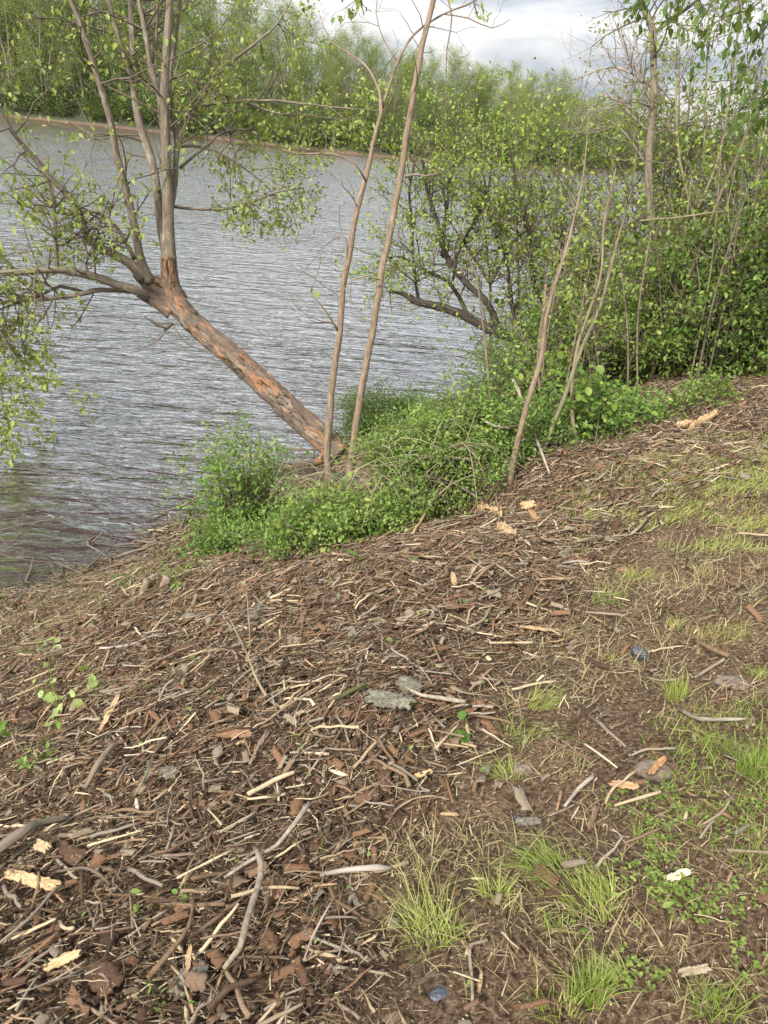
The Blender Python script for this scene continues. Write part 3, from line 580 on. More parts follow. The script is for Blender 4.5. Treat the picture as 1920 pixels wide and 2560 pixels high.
# --- tall half bare tree and leafy tall tree on the right
rnd.seed(55)
b = at(1600, 1040, 9.3); e = empty('half_bare_tree', tuple(b), 'tall half dead tree on the right with bare pale twigs against the sky', 'tree')
deck(e, 'trunk', [(1590, 1060), (1610, 800), (1620, 665), (1625, 560), (1622, 405), (1634, 260), (1634, 174), (1631, 75), (1602, 0), (1560, -140)], [9.2, 10.2], [11, 10.5, 10, 10, 9, 9, 8, 8, 7, 4], M_TWIG, 12, cnt=30, ln=.55, t0=.25, rep=3, size=.045, T=OVATE, keep=.55)
deck(e, 'limb', [(1637, 80), (1690, 40), (1747, 0), (1800, -40)], [10, 10], [5, 5, 4, 2], M_TWIG, 6, cnt=8, ln=.4, rep=3, size=.045, T=OVATE, keep=.6)
for a in ([(1632, 220), (1600, 195), (1540, 168), (1480, 180), (1420, 215)], [(1625, 330), (1580, 290), (1540, 250), (1500, 238), (1470, 250)], [(1632, 260), (1590, 170), (1560, 120), (1540, 60)], [(1632, 300), (1605, 180), (1590, 100), (1575, 50)], [(1622, 420), (1560, 330), (1520, 300)]):
    deck(e, 'bare_branch', a, [10, 10.3], [3.5, 1.2], M_PALETWIG, 5, cnt=16, ln=.55, spread=.55, up=.15, t0=.1, rmax=.006, rep=0, tm=M_PALETWIG)
def tall(name, label, bp, Y0, path, dd, R, cnt, ln, rep, lm, lsz, t0=.3, more=()):
    b = at(bp[0], bp[1], Y0); e = empty(name, tuple(b), label, 'tree')
    for k_, p_ in enumerate((path,)+tuple(more)):
        deck(e, 'limb' if k_ else 'trunk', p_, dd, R, M_CANE, 7, cnt=cnt, ln=ln, up=.12, t0=t0, rmax=.008, rep=rep, size=lsz, T=OVATE, lm=lm, keep=.6)
    return e
tall('slender_tree', 'slender pale leafed tree rising against the sky right of the half dead tree', (1700, 1010), 9.0, [(1700, 1010), (1725, 760), (1745, 520), (1758, 405), (1764, 260), (1770, 87), (1775, -60)], [9.0, 9.8], [4, 1.5], 26, .5, 3, M_FAR[0], .042, .3, ([(1745, 520), (1800, 380), (1830, 200), (1850, 20), (1850, -60)], [(1740, 560), (1700, 400), (1690, 240), (1700, 60)]))
tall('slender_tree', 'slender leafy tree at the right edge of the view', (1860, 960), 8.6, [(1850, 980), (1870, 760), (1880, 560), (1900, 400), (1905, 320)], [8.6, 9.2], [5, 1.5], 20, .5, 3, M_LEAF, .045, .2, ([(1860, 860), (1830, 700), (1820, 520), (1810, 400)],))
for j, (lb, bx, Y0, tx, ty, dens, mm) in enumerate([
  ('young leafy tree between the mossy tree and the torn stem', 1310, 10.6, 1290, 300, 20, M_LEAF), ('young leafy tree just left of the torn stem top', 1400, 10.4, 1400, 330, 20, M_LEAF),
  ('loose leafy tree left of the half dead tree', 1500, 10.0, 1530, 360, 22, M_LEAF), ('leafy tree right behind the half dead tree', 1600, 10.4, 1680, 250, 22, M_LEAF),
  ('pale leafy tree between the half dead tree and the slender pale tree', 1660, 10.8, 1700, 120, 22, M_FAR[0]), ('leafy tree at the right behind the canes', 1740, 10.2, 1830, 330, 24, M_SHRUB),
  ('green tree near the right edge behind the dark shrub', 1830, 9.8, 1900, 250, 24, M_SHRUB), ('small tree whose top shows over the far water right of the mossy tree', 1220, 10.9, 1190, 420, 16, M_LEAF),
  ('dense small tree behind the torn stem', 1440, 10.9, 1470, 420, 24, M_SHRUB), ('leafy tree leaning out at the right edge of the thicket', 1900, 9.2, 1960, 380, 24, M_LEAF)]):
    m1 = ((bx+tx)/2+rnd.uniform(-30, 30), (1000+ty)/2); p0 = (bx, 1000)
    tall('young_tree', lb, p0, Y0, [p0, m1, (tx, ty)], [Y0, Y0+.4], [4.5, 1.2], int(dens*.8), .60, 3, mm, .052, .12, tuple([m1, (m1[0]+dx*.6, (m1[1]+ty)/2+40), (m1[0]+dx, ty+dy)] for dx, dy in ((-110, 120), (100, 150), (40, 30))))
# --- canes and thin stems
CANES = [
 ('broken brown stem with torn orange wood near its foot, left of the thicket', [(1275, 1215), (1284, 1144), (1330, 970), (1353, 889), (1365, 791), (1400, 675), (1423, 600), (1458, 440), (1472, 290)], [8, 7.5, 7, 6, 5, 4, 3.5, 2.5, 1.5], M_SAPL),
 ('short forked stem snapped off pale at its top beside the torn brown stem', [(1325, 985), (1339, 947), (1353, 831), (1365, 710)], [6, 5, 5, 3], M_SAPL),
 ('slanting grey brown stem right of the torn stem', [(1353, 1144), (1400, 1022), (1452, 878), (1492, 791), (1521, 693), (1545, 600), (1580, 470), (1590, 380)], [5.5, 5.5, 5, 4.5, 4, 3, 2.5, 1.2], M_CANE),
 ('crooked whitish peeled stem in the middle of the thicket', [(1500, 960), (1486, 912), (1490, 884), (1458, 826), (1449, 791), (1470, 750), (1460, 710)], [6, 6, 5, 5, 4, 3, 2], M_PALETWIG),
 ('long tan cane slanting right out of the thicket', [(1597, 1040), (1643, 901), (1712, 716), (1759, 600), (1799, 492), (1868, 324), (1915, 127)], [5, 5, 4.5, 4, 3.5, 3, 1.5], M_CANE),
 ('upright tan cane left of the long slanting cane', [(1590, 1040), (1625, 947), (1654, 860), (1695, 700), (1715, 560), (1730, 440)], [4.5, 4, 4, 3.5, 3, 1.5], M_CANE),
 ('tan cane bending far right across the thicket', [(1643, 1000), (1690, 889), (1753, 716), (1828, 600), (1900, 500)], [4.5, 4, 4, 3, 2], M_CANE),
 ('pale cane leaning low to the right edge', [(1741, 1020), (1816, 890), (1920, 716), (1990, 620)], [4, 4, 3, 2], M_CANE),
 ('thin cane standing upright between the saplings and the thicket', [(1225, 1000), (1215, 880), (1203, 780), (1190, 690), (1160, 620)], [3, 3, 2.5, 2, 1], M_TWIG),
 ('thin horizontal twig crossing the thicket high on the right', [(1600, 552), (1680, 545), (1760, 535), (1840, 526), (1900, 524)], [3, 2.5, 2.5, 2, 1.5], M_CANE),
 ('grey stem beside the peeled whitish stem', [(1440, 1120), (1430, 1000), (1445, 860), (1500, 700), (1510, 560), (1540, 420)], [4.5, 4.5, 4, 3, 2.5, 1.5], M_CANE),
 ('short broken stub with a torn orange face at the edge of the mulch', [(1411, 1135), (1412, 1110), (1414, 1088)], [8, 8, 5], M_ORANGE)]
rnd.seed(66)
for j, (lb, px, R, mm) in enumerate(CANES):
    b = pg(px[0][0], px[0][1]) if px[0][1] > 1100 else at(px[0][0], px[0][1], 8.4); Y0 = b[1]
    if lb.startswith('thin hor'): Y0 = 8.0; b = at(px[0][0], px[0][1], 8.0)
    g_ = Geo(); t_ = []; q = limb(g_, px, [Y0, Y0+.5], R, 8, .09)
    e = empty('stub' if 'stub' in lb else 'stem', tuple(b), lb, 'stump' if 'stub' in lb else 'stem'); child(g_, 'cane', mm, e, True)
    if len(px) > 5 and mm is not M_PALETWIG:
        tg = Geo(); sprout(tg, t_, *q, 8, .35, 1, .8, .1, .4, rmax=.005); child(tg, 'branch', M_TWIG, e); lf = Geo(); leafy(lf, t_, 2, .042, OVATE, .04, keep=.4); child(lf, 'foliage', M_LEAF, e)
rnd.seed(67)
for j in range(34):                          # more thin canes standing in the thicket
    px = 1290+(j+rnd.random()*.9)*19.7; py = np.interp(px, [1290, 1500, 1920], [1130, 1030, 930])+rnd.uniform(-40, 10); Y0 = rnd.uniform(7.6, 9.5) if px < 1700 else rnd.uniform(7.2, 8.6); b = at(px, py, Y0)
    top = at(px+rnd.uniform(-60, 220), py-rnd.uniform(280, 620), Y0+rnd.uniform(-.2, .5)); mid = (b+top)/2+np.array([rnd.gauss(0, .08), 0, rnd.gauss(0, .05)])
    g_ = Geo(); Q, RQ = catmull([b-np.array([0, 0, .3]), b, mid, top], [.013, .012, .009, .004], .12); tube(g_, Q, RQ, 6, cap=False)
    t_ = []; e = empty('thicket_cane', tuple(b), ('thin brown', 'thin grey', 'slim leafy', 'slim bare')[j % 4]+' cane '+'%s from the left' % ['first', 'second', 'third', 'fourth', 'fifth', 'sixth', 'seventh', 'eighth', 'ninth'][j//4]+' of its kind in the right thicket', 'stem', 'thin canes of the thicket'); tg = Geo(); sprout(tg, t_, Q, RQ, 9, .4, 1, .8, .1, .3, rmax=.005)
    child(g_, 'cane', M_CANE if j % 2 else M_TWIG, e, True); child(tg, 'branch', M_TWIG, e); lf = Geo(); leafy(lf, t_, 2, .042, OVATE, .04, keep=.4); child(lf, 'foliage', M_LEAF, e)

# ------------------------------------------------------------------ shrubs
def shrub(label, c, h, rx, ry, stems, twigs, rep, lm, lsz, T=OVATE, fill=0, cat='shrub', name='shrub', bark=M_TWIG, up=.12):
    c = np.array(c, float); e = empty(name, tuple(c), label, cat); g_ = Geo(); t_ = []
    if h < .9: lsz *= .82; rep = int(rep*1.3+.5)
    elif rx > .55: lsz *= 1.15
    for _ in range(stems):
        a = rnd.uniform(0, 6.28); q = math.sqrt(rnd.random()); b = c+np.array([math.cos(a)*rx*q*.6, math.sin(a)*ry*q*.6, -.15])
        hh = h*rnd.uniform(.55, 1.1)*(1-.35*q*q); top = c+np.array([math.cos(a)*rx*q*1.0+rnd.gauss(0, .1), math.sin(a)*ry*q+rnd.gauss(0, .1), hh])
        mid = (b+top)/2+np.array([rnd.gauss(0, .1), rnd.gauss(0, .1), hh*.1]); Q, RQ = catmull([b, mid, top], [.010, .007, .003], .15); tube(g_, Q, RQ, 4, cap=False)
        sprout(g_, t_, Q, RQ, twigs, .12+.14*h, 1, .9, up, .15, rmax=.004, kids=(2, 4))
    child(g_, 'stems', bark, e); l_ = Geo(); leafy(l_, t_, rep, lsz, T, .05, .35, .68); child(l_, 'foliage', lm, e)
    l_ = Geo(); leafy(l_, t_, 2, lsz*1.25, rnd.choice([LONG, ROUND, LONG]), .07, .3, .22)
    if l_.v: child(l_, 'foliage', rnd.choice([M_LEAF, M_BRIGHT, M_MAPLE, M_DARKLEAF]), e)
    d_ = Geo()
    for _ in range(int(stems*.5)):
        a = rnd.uniform(0, 6.28); b = c+np.array([math.cos(a)*rx*rnd.random(), math.sin(a)*ry*rnd.random(), 0]); v_ = np.array([rnd.gauss(0, .5), rnd.gauss(0, .4), rnd.uniform(.3, 1.)]); v_ *= h*rnd.uniform(.6, 1.3)
        Q, RQ = catmull([b, b+v_*.5+[0, 0, .05], b+v_+np.array([rnd.gauss(0, .1), 0, rnd.uniform(-.15, .05)])], [.004, .003, .0015], .12); d_.b.setdefault((len(Q), 4), []).append(([tuple(q) for q in Q], list(RQ)))
    child(d_, 'dead_stems', M_CANE, e); return e
rnd.seed(77)
def gp(px, py): return pg(px, py)
SH = [  # label, base pixel, ahead or None, height, rx, ry, stems, twigs, rep, material, leaf size
 ('bright green leafy bush at the water edge left of the fallen log', (560, 1385), None, .32, .18, .18, 22, 4, 4, M_BRIGHT, .038),
 ('upright bright green bush hiding the left end of the log', (615, 1340), None, .84, .24, .2, 40, 5, 4, M_BRIGHT, .042),
 ('low green bush between the bright bushes and the brush pile', (745, 1370), None, .14, .24, .14, 34, 5, 6, M_SHRUB, .030),
 ('low leafy bush overhanging the mulch left of the dark hollow', (890, 1350), None, .18, .34, .16, 44, 6, 6, M_SHRUB, .030),
 ('rounded dense dark green shrub behind the foot of the tall sapling', (965, 1125), 9.8, .62, .62, .45, 80, 6, 8, M_DARKLEAF, .032),
 ('green bush right of the rounded dark shrub near the water', (1110, 1120), 9.3, .42, .5, .4, 34, 5, 4, M_SHRUB, .036),
 ('leafy mound of vines over the brush pile', (1050, 1225), None, .30, .32, .28, 50, 6, 6, M_SHRUB, .030),
 ('green mound of leaves above the dark hollow', (1140, 1195), None, .40, .40, .3, 50, 6, 6, M_SHRUB, .032),
 ('leafy bush at the feet of the torn stem', (1235, 1150), None, .50, .40, .3, 28, 5, 4, M_SHRUB, .038),
 ('green shrub under the mossy leaning trunk', (1270, 1060), 9.4, .85, .5, .5, 44, 5, 4, M_SHRUB, .038),
 ('tangled leafy shrub left of the peeled stem', (1370, 1060), 9.0, 1.2, .55, .5, 50, 6, 4, M_SHRUB, .038),
 ('dark shrub below the half dead tree', (1480, 1040), 8.8, 1.1, .55, .5, 50, 6, 4, M_SHRUB, .038),
 ('light green leafy shrub at the mulch edge in the middle of the thicket', (1420, 1110), None, .55, .32, .28, 24, 4, 3, M_BRIGHT, .05),
 ('tall green shrub behind the tan canes', (1640, 1010), 9.0, 1.7, .6, .6, 56, 6, 3, M_SHRUB, .042),
 ('dense green shrub at the right of the canes', (1770, 980), 8.4, 1.6, .6, .6, 60, 6, 4, M_SHRUB, .042),
 ('dense dark green shrub filling the right edge of the view', (1890, 940), 8.2, 1.8, .65, .6, 62, 6, 5, M_DARKLEAF, .045),
 ('green shrub on the bank top at the right edge', (1975, 960), 7.6, 1.0, .5, .5, 36, 5, 4, M_SHRUB, .042),
 ('tall loose shrub behind the half dead tree', (1560, 1000), 10.2, 2.2, .9, .7, 64, 6, 4, M_LEAF, .042),
 ('tall loose shrub at the water behind the mossy trunk', (1380, 1010), 10.8, 1.7, .7, .6, 56, 6, 4, M_LEAF, .042),
 ('tall leafy shrub beyond the right canes', (1760, 960), 10.2, 2.2, 1.0, .7, 50, 6, 3, M_SHRUB, .045),
 ('tall leafy shrub far right beyond the dense dark shrub', (1960, 900), 9.8, 2.4, 1.0, .7, 46, 6, 3, M_LEAF, .045),
 ('short broad leaved weed bush at the mulch edge below the canes', (1560, 1070), None, .26, .22, .14, 12, 4, 3, M_BRIGHT, .05),
 ('short leafy weeds at the bank top below the right shrub', (1740, 1015), None, .20, .22, .12, 10, 4, 3, M_SHRUB, .045),
 ('weedy greens along the mulch edge right of the torn stem', (1330, 1150), None, .30, .30, .2, 20, 4, 4, M_SHRUB, .04),
 ('fresh green weeds in front of the dark shrub', (1480, 1085), None, .34, .34, .2, 22, 4, 4, M_BRIGHT, .045)]
for (lb, px, Y0, h, rx, ry, ns, nt, rep, lm, ls_) in SH:
    c = pg(*px) if Y0 is None else at(px[0], px[1], Y0)
    if Y0 is not None:
        c[2] = max(float(ground_z(c[0], c[1])), -.1)
    shrub(lb, c, h, rx, ry, ns, nt, rep, lm, ls_)
# --- vines and dead stems heaped over the low bushes: nobody could count them
g_ = Geo(); rnd.seed(88)
for _ in range(420):
    px, py = rnd.uniform(640, 1190), rnd.uniform(1080, 1340)
    if py < 1200-(px-640)*.15 or py > 1420-(px-640)*.25: continue
    if 760 < px < 905 and py < 1260: continue
    a = pg(px, py); ln = rnd.uniform(.2, .8); yaw = rnd.gauss(.3, .8); z0 = rnd.uniform(.04, .36)
    d = np.array([math.cos(yaw), math.sin(yaw), 0])*ln; arc = rnd.uniform(.02, .25); P = [a+d*(t_-.5)+np.array([0, 0, z0+arc*(1-(2*t_-1)**2)+rnd.gauss(0, .025)]) for t_ in (0, .25, .5, .75, 1)]
    Q, RQ = catmull(P, [.004, .005, .004, .004, .002], .1); tube(g_, Q, RQ*rnd.uniform(.35, .9), 4, cap=False)
tag(g_.build('vine_tangle', M_VINE), 'tangle of dry tan vines and cut stems over the low bushes', 'vines', kind='stuff')
# --- fallen log, brush sticks
def stick(name, label, px, R, mm, lift=.02, cat='stick', n=7, parts=None, Y0=None, ridge=0.0):
    P = []
    for k, p_ in enumerate(px):
        q = pg(*p_[:2]) if Y0 is None else at(p_[0], p_[1], Y0); q = q+np.array([0, 0, lift if len(p_) < 3 else p_[2]]); P.append(q)
    P = np.array(P); z = proj(P)[2]; RR = np.interp(np.arange(len(P)), np.linspace(0, len(P)-1, len(R)), R)*z/FPX
    Q, RQ = catmull(P, RR, .03 if z.mean() < 4.5 else .06); Q = Q+np.stack([noise(np.arange(len(Q))*.6+rnd.random()*99, i_*7.) for i_ in range(3)], 1)*RQ[:, None]*.35
    g_ = Geo(); tube(g_, Q, RQ*(1+.12*noise(np.arange(len(Q))*.8, rnd.random()*50)), n, ridge); c = Q[len(Q)//2]
    o_ = g_.build(name, mm, None, True, loc=tuple(c)); tag(o_, label, cat); return o_
rnd.seed(99)
stick('fallen_log', 'rotten red brown log lying at the water behind the saplings', [(690, 1185), (760, 1192), (830, 1203), (890, 1215)], [20, 21, 21, 17], M_DARKMOSS, cat='log', n=26, lift=.0, ridge=.014)
stick('stick', 'broken pale grey branch slanting across the foot of the torn stem', [(1262, 1082, .55), (1300, 1120, .35), (1345, 1165, .12), (1372, 1195, .03)], [4.5, 4, 3.5, 2.5], M_PALETWIG)
stick('stick', 'curved whitish branch sweeping over the leafy brush pile', [(1130, 1125, .5), (1190, 1180, .42), (1240, 1178, .35), (1290, 1150, .3)], [1.5, 2.5, 3, 2], M_PALETWIG)
stick('stick', 'straight yellowish cut stem leaning over the dark hollow', [(1135, 1205, .35), (1085, 1280, .16), (1030, 1345, .03)], [2.5, 3.5, 3], M_CHIP)
stick('stick', 'brown branch roofing the dark hollow in the brush pile', [(960, 1255, .3), (1060, 1248, .34), (1160, 1238, .30)], [4, 4.5, 4], M_CANE)
stick('stick', 'second grey branch over the back of the dark hollow', [(1010, 1265, .22), (1100, 1262, .22), (1190, 1275, .10)], [4, 4, 3], M_TWIG)
stick('stick', 'thick pale branch lying from the bushes to the cut ends left of the hollow', [(850, 1265, .25), (930, 1240, .3), (1010, 1235, .3)], [2, 3, 3], M_CANE)
stick('driftwood', 'thin dead branch reaching into the water left of the bright bush', [(575, 1150, .1), (600, 1155, .1), (650, 1166, .1)], [3, 4, 4], M_CANE, cat='branch', Y0=8.9)
stick('driftwood', 'bundle stick lying over the water behind the bright bush', [(690, 1140, .12), (760, 1146, .12), (820, 1140, .12)], [2, 3, 2], M_TWIG, cat='branch', Y0=9.0)
# bare drowned branch in the lower left shallows
dg = Geo(); t_ = []; b = at(-60, 1330, 6.3); b[2] = .05
e = empty('drowned_branch', tuple(b), 'bare pale twiggy branch reaching over the shallows at the left edge', 'branch')
for px in ([(-60, 1340), (60, 1310), (150, 1290), (260, 1230)], [(-60, 1400), (40, 1350), (60, 1290), (100, 1240)], [(-60, 1370), (70, 1400), (170, 1405), (250, 1380)], [(-60, 1270), (60, 1260), (120, 1210), (190, 1190)]):
    P = []
    for k, p_ in enumerate(px): d = rays(*p_); P.append(EYE+d*((.12+.06*k-HC)/d[2]))
    Q, RQ = catmull(P, [.005, .0045, .003, .002], .1); tube(dg, Q, RQ, 5); sprout(dg, t_, Q, RQ, 5, .30, 1, .7, .03, .2, rmax=.0035, kids=(2, 3))
child(dg, 'twigs', M_TWIG, e)

# ------------------------------------------------------------------ overhanging leaves near the camera
def overhang(label, start, limbs, Y0, rep, lm, lsz, T=ROUND, cnt=9, ln=.22):
    b = at(start[0], start[1], Y0); e = empty('overhanging_branch', tuple(b), label, 'branch'); g_ = Geo(); t_ = []
    for px in limbs: q = limb(g_, px, [Y0, Y0], [3, 1.2], 5, .05); sprout(g_, t_, *q, cnt, ln, 1, .8, -.3, .1, rmax=.003, kids=(1, 3))
    child(g_, 'twigs', M_TWIG, e); l_ = Geo(); leafy(l_, t_, rep, lsz, T, .02, 1.0, .9); child(l_, 'foliage', lm, e)
rnd.seed(111)
overhang('dark leafy branch hanging into the top right corner from above', (1960, -60), [[(1960, -60), (1880, 20), (1800, 50), (1780, 120)], [(1960, -20), (1900, 90), (1850, 110)], [(1980, 60), (1920, 120), (1880, 200)], [(1990, 160), (1930, 230), (1870, 250)], [(1990, 250), (1930, 290), (1890, 300)], [(1860, -60), (1800, -20), (1760, 40), (1740, 70)]], 5.2, 1, M_DARKLEAF, .05, OVATE, 9, .16)
overhang('thin drooping line of dark leaves hanging from the top edge', (1640, -60), [[(1620, -60), (1600, -10), (1590, 15)], [(1720, -60), (1700, -20), (1690, 5)]], 5.2, 2, M_DARKLEAF, .045, OVATE, 4, .10)
overhang('small sprig of green leaves hanging at the top edge above the far wood', (905, -60), [[(905, -60), (900, -10), (908, 30)]], 5.2, 1, M_LEAF, .034, MAPLE, 5, .10)
overhang('small sprig of leaves at the top edge right of the tall sapling', (1180, -50), [[(1180, -50), (1185, 10), (1195, 45)]], 5.4, 1, M_LEAF, .034, OVATE, 3, .09)

# ------------------------------------------------------------------ litter templates
def twig_t(asp, bend, n=5, fork=False):
    g_ = Geo(); k = 6; t_ = np.linspace(-.5, .5, k); a, b, c, d = [rnd.gauss(0, bend) for _ in range(4)]
    P = np.stack([t_, a*(t_*t_-.08)*4*.5+b*t_**3*2+np.array([rnd.gauss(0, bend*.25) for _ in range(k)]), c*(t_*t_-.1)*.7+np.array([rnd.gauss(0, bend*.1) for _ in range(k)])], 1)
    tube(g_, P, asp*np.array([rnd.uniform(.8, 1.15) for _ in range(k)])*np.linspace(1.1, .75, k), n)
    if fork:
        j = rnd.choice([2, 3, 4]); q = P[j]; d = np.array([.22, rnd.choice([-1, 1])*.14, .03]); tube(g_, [q, q+d*.5, q+d+np.array([0, .02, 0])], [asp*.7, asp*.6, asp*.35], 4)
    V = np.concatenate(g_.v); return (V, np.concatenate(g_.l), np.concatenate(g_.n))
def plate_t(wd, th, curl, jag, nx=7, ny=4, point=0.0, rag=.10):
    """a broken plate along x: ragged outline, curled across, thickness th"""
    u = np.linspace(-.5, .5, nx); top = []; 
    e0 = np.array([rnd.gauss(0, jag) for _ in range(ny)]); e1 = np.array([rnd.gauss(0, jag) for _ in range(ny)])
    s0 = 1-point*np.abs(2*u)**2+np.array([rnd.gauss(0, rag) for _ in range(nx)])
    off = np.array([rnd.gauss(0, .06) for _ in range(nx)])*wd; V = []
    for side in (1, -1):
        for i_ in range(nx):
            for j in range(ny):
                v_ = (j/(ny-1)-.5)*wd*s0[i_]; x = u[i_]+(e0[j] if i_ == 0 else 0)+(e1[j] if i_ == nx-1 else 0)
                V.append((x, v_+off[i_], -curl*v_*v_/max(wd, .01)+side*th*.5+(rnd.gauss(0, th*.22) if side > 0 else 0)))
    F = []; sz = []; m_ = nx*ny
    for i_ in range(nx-1):
        for j in range(ny-1):
            a = i_*ny+j; F += [a, a+ny, a+ny+1, a+1]; F += [m_+a, m_+a+1, m_+a+ny+1, m_+a+ny]; sz += [4, 4]
    bd = [j for j in range(ny)]+[i_*ny+ny-1 for i_ in range(1, nx)]+[(nx-1)*ny+j for j in range(ny-2, -1, -1)]+[i_*ny for i_ in range(nx-2, 0, -1)]
    for a, b in zip(bd, bd[1:]+bd[:1]): F += [a, b, m_+b, m_+a]; sz.append(4)
    return (np.array(V), np.array(F), np.array(sz))
rnd.seed(123)
TW = [twig_t(rnd.uniform(.011, .042), rnd.choice([.01, .03, .05, .09]), 5, rnd.random() < .3) for _ in range(26)]
FT = [twig_t(rnd.uniform(.014, .05), rnd.choice([.02, .05, .12]), 3) for _ in range(14)]
BT = [plate_t(rnd.uniform(.25, .6), rnd.uniform(.04, .08), rnd.uniform(.2, .9), .05) for _ in range(14)]
CT = [plate_t(rnd.uniform(.10, .26), rnd.uniform(.04, .09), rnd.uniform(-.2, .3), .06, 7, 3, rnd.uniform(.2, .8)) for _ in range(16)]
SHV = [plate_t(rnd.uniform(.2, .5), .08, 0, .05, 3, 2, .3) for _ in range(6)]
def gen(cnt, in_mulch, lo, hi, pw, margin=350, near=False):
    """world-even sample over the visible bank; returns positions, lengths"""
    x = rng.uniform(-6, 8, cnt*6); y = rng.uniform(.3, 13, cnt*6) if not near else rng.uniform(.3, 5, cnt*6)
    if near: x = rng.uniform(-3, 4, cnt*6)
    z = ground_z(x, y); px, py, d = proj(np.stack([x, y, z], 1)); s = shore_s(x, y)
    ok = (px > -margin) & (px < 1920+margin) & (py < 2560+margin) & (d > .3) & (s > -.12) & (s < 9)
    w_ = in_mulch(x, y) if callable(in_mulch) else np.full(len(x), in_mulch)
    ok &= rng.random(len(x)) < w_
    idx = np.where(ok)[0][:cnt]; P = np.stack([x, y, z], 1)[idx]
    ln = lo*(hi/lo)**(rng.random(len(idx))**pw); return P, ln
def orient(P, tilt=.2, bias=True):
    n = len(P); e_ = .05; zx = (ground_z(P[:, 0]+e_, P[:, 1])-ground_z(P[:, 0]-e_, P[:, 1]))/(2*e_); zy = (ground_z(P[:, 0], P[:, 1]+e_)-ground_z(P[:, 0], P[:, 1]-e_))/(2*e_)
    yaw = np.where(rng.random(n) < (.12 if bias else 0), rng.normal(.55, .5, n), rng.uniform(0, math.pi*2, n))
    sl = np.cos(yaw)*zx+np.sin(yaw)*zy; cr = -np.sin(yaw)*zx+np.cos(yaw)*zy
    return rots(n, yaw, -np.arctan(sl)+rng.normal(0, tilt*1.2, n), np.arctan(cr)+rng.normal(0, .45, n))
def litter(Ts, P, ln, lift, mm, nind, name, labels, cat, stuff_name, stuff_label, groups, tilt=.14, width=.02):
    n = len(P); P = P.copy(); P[:, 2] += rng.uniform(-.12, 1, n)*lift+ln*.01; M = orient(P, tilt); T = rng.integers(0, len(Ts), n)
    px, py, d = proj(P); vis = (px > 0) & (px < 1920) & (py < 2560) & (py > 0); sz = np.where(vis, ln/d, 0); order = np.argsort(-sz); ind = order[:nind]
    mesh = {}
    for k in ind:
        t = int(T[k])
        if t not in mesh:
            g_ = Geo(); v, l_, z_ = Ts[t]; g_.add(v, l_, z_, v); mesh[t] = g_.mesh(name, mm, False)
        o_ = bpy.data.objects.new(name, mesh[t]); S.collection.objects.link(o_)
        q = Matrix([list(r)+[0] for r in M[k]]+[[0, 0, 0, 1]]).to_4x4(); o_.matrix_world = Matrix.Translation(P[k])@q@Matrix.Scale(float(ln[k]), 4)
        lb = labels(T[k], P[k], ln[k]); tag(o_, lb, cat, groups)
    rest = np.ones(n, bool); rest[ind] = False; g_ = Geo()
    for t in range(len(Ts)):
        s_ = rest & (T == t); stamp(g_, Ts[t], P[s_], M[s_], ln[s_])
    if g_.v: tag(g_.build(stuff_name, mm), stuff_label, cat, kind='stuff')
LM = [('the large lichen bark slab', 975, 1775), ('the curved brown branch', 625, 2310), ('the stripped orange plank', 85, 2228), ('the pointed split plank', 160, 2435), ('the big lime grass tuft', 1060, 2290), ('the dark plastic scrap', 1598, 1635),
      ('the pale seedlings', 150, 1700), ('the round cut stumps', 390, 1460), ('the bright green bush', 600, 1380), ('the dark hollow', 1110, 1285), ('the fresh orange block', 1320, 1270), ('the combed light grass tuft', 1360, 1745), ('the silvery split branch', 1345, 1582),
      ('the thick grey branch', 90, 2125), ('the yellowish upright tuft', 1230, 2200), ('the upright brown stick', 1175, 2450), ('the flat black scrap', 1100, 2485), ('the dark bark slab in the grass', 1360, 2200), ('the pale soil clod', 1630, 1935), ('the dark double branch', 680, 1990),
      ('the broken branch on the soil', 1770, 1638), ('the tall yellowish tuft', 1690, 1720), ('the tall fine green tuft', 1475, 2440), ('the knobbly grey clod', 1305, 1930), ('the grey bark fragment', 1315, 2072), ('the standing tan stick', 640, 1720), ('the weathered tan split stick', 275, 1800),
      ('the upright pale splinter', 473, 2430), ('the red bark wedge', 668, 2370), ('the dark upright bark slab', 961, 1960), ('the silvery lichen branch', 880, 2200), ('the whitish wood disc', 112, 2148), ('the bottom centre split branch', 575, 2525), ('the broad root slab', 260, 2465), ('the grass at the water edge', 30, 1500)]
def where(P, used, head):
    px, py, _ = proj(P[None]); px, py = float(px[0]), float(py[0]); c = sorted(LM, key=lambda q: (q[1]-px)**2+((q[2]-py)*1.3)**2)
    for k in range(len(c)):
        nm, x, y = c[k]; dx, dy = px-x, py-y; v_ = 'above' if dy < 0 else 'below'; h_ = 'left' if dx < 0 else 'right'
        a_ = abs(dx)/(abs(dy)+1); r_ = math.hypot(dx, dy)
        w_ = (v_ if a_ < .45 else (h_+' of' if a_ > 2.2 else v_+' and '+h_+' of')); lb = head+(' close ' if r_ < 90 else (' ' if r_ < 220 else ' well '))+w_+' '+nm
        if lb not in used: used.add(lb); return lb
    return head
USED = set()
FORK = {}
def shape_word(T_):
    v = T_[0]; b = (v[:, 1].max()-v[:, 1].min()); return 'straight' if b < .09 else ('bent' if b < .2 else 'crooked')
mwf = lambda x, y: mulch_w(x, y)
mw2 = lambda x, y: mulch_w(x, y)*.9+.10
mw3 = lambda x, y: mulch_w(x, y)*.75+.25
P, ln = gen(70000, mw2, .02, .19, 1.6)
litter(TW, P, ln, .055, M_LITTER, 280, 'twig', lambda t, p, l_: where(p, USED, ('long ' if l_ > .16 else 'short ')+shape_word(TW[t])+' twig'), 'twig', 'twig_litter', 'layer of shredded twigs covering the bank', 'loose twigs on the mulch')
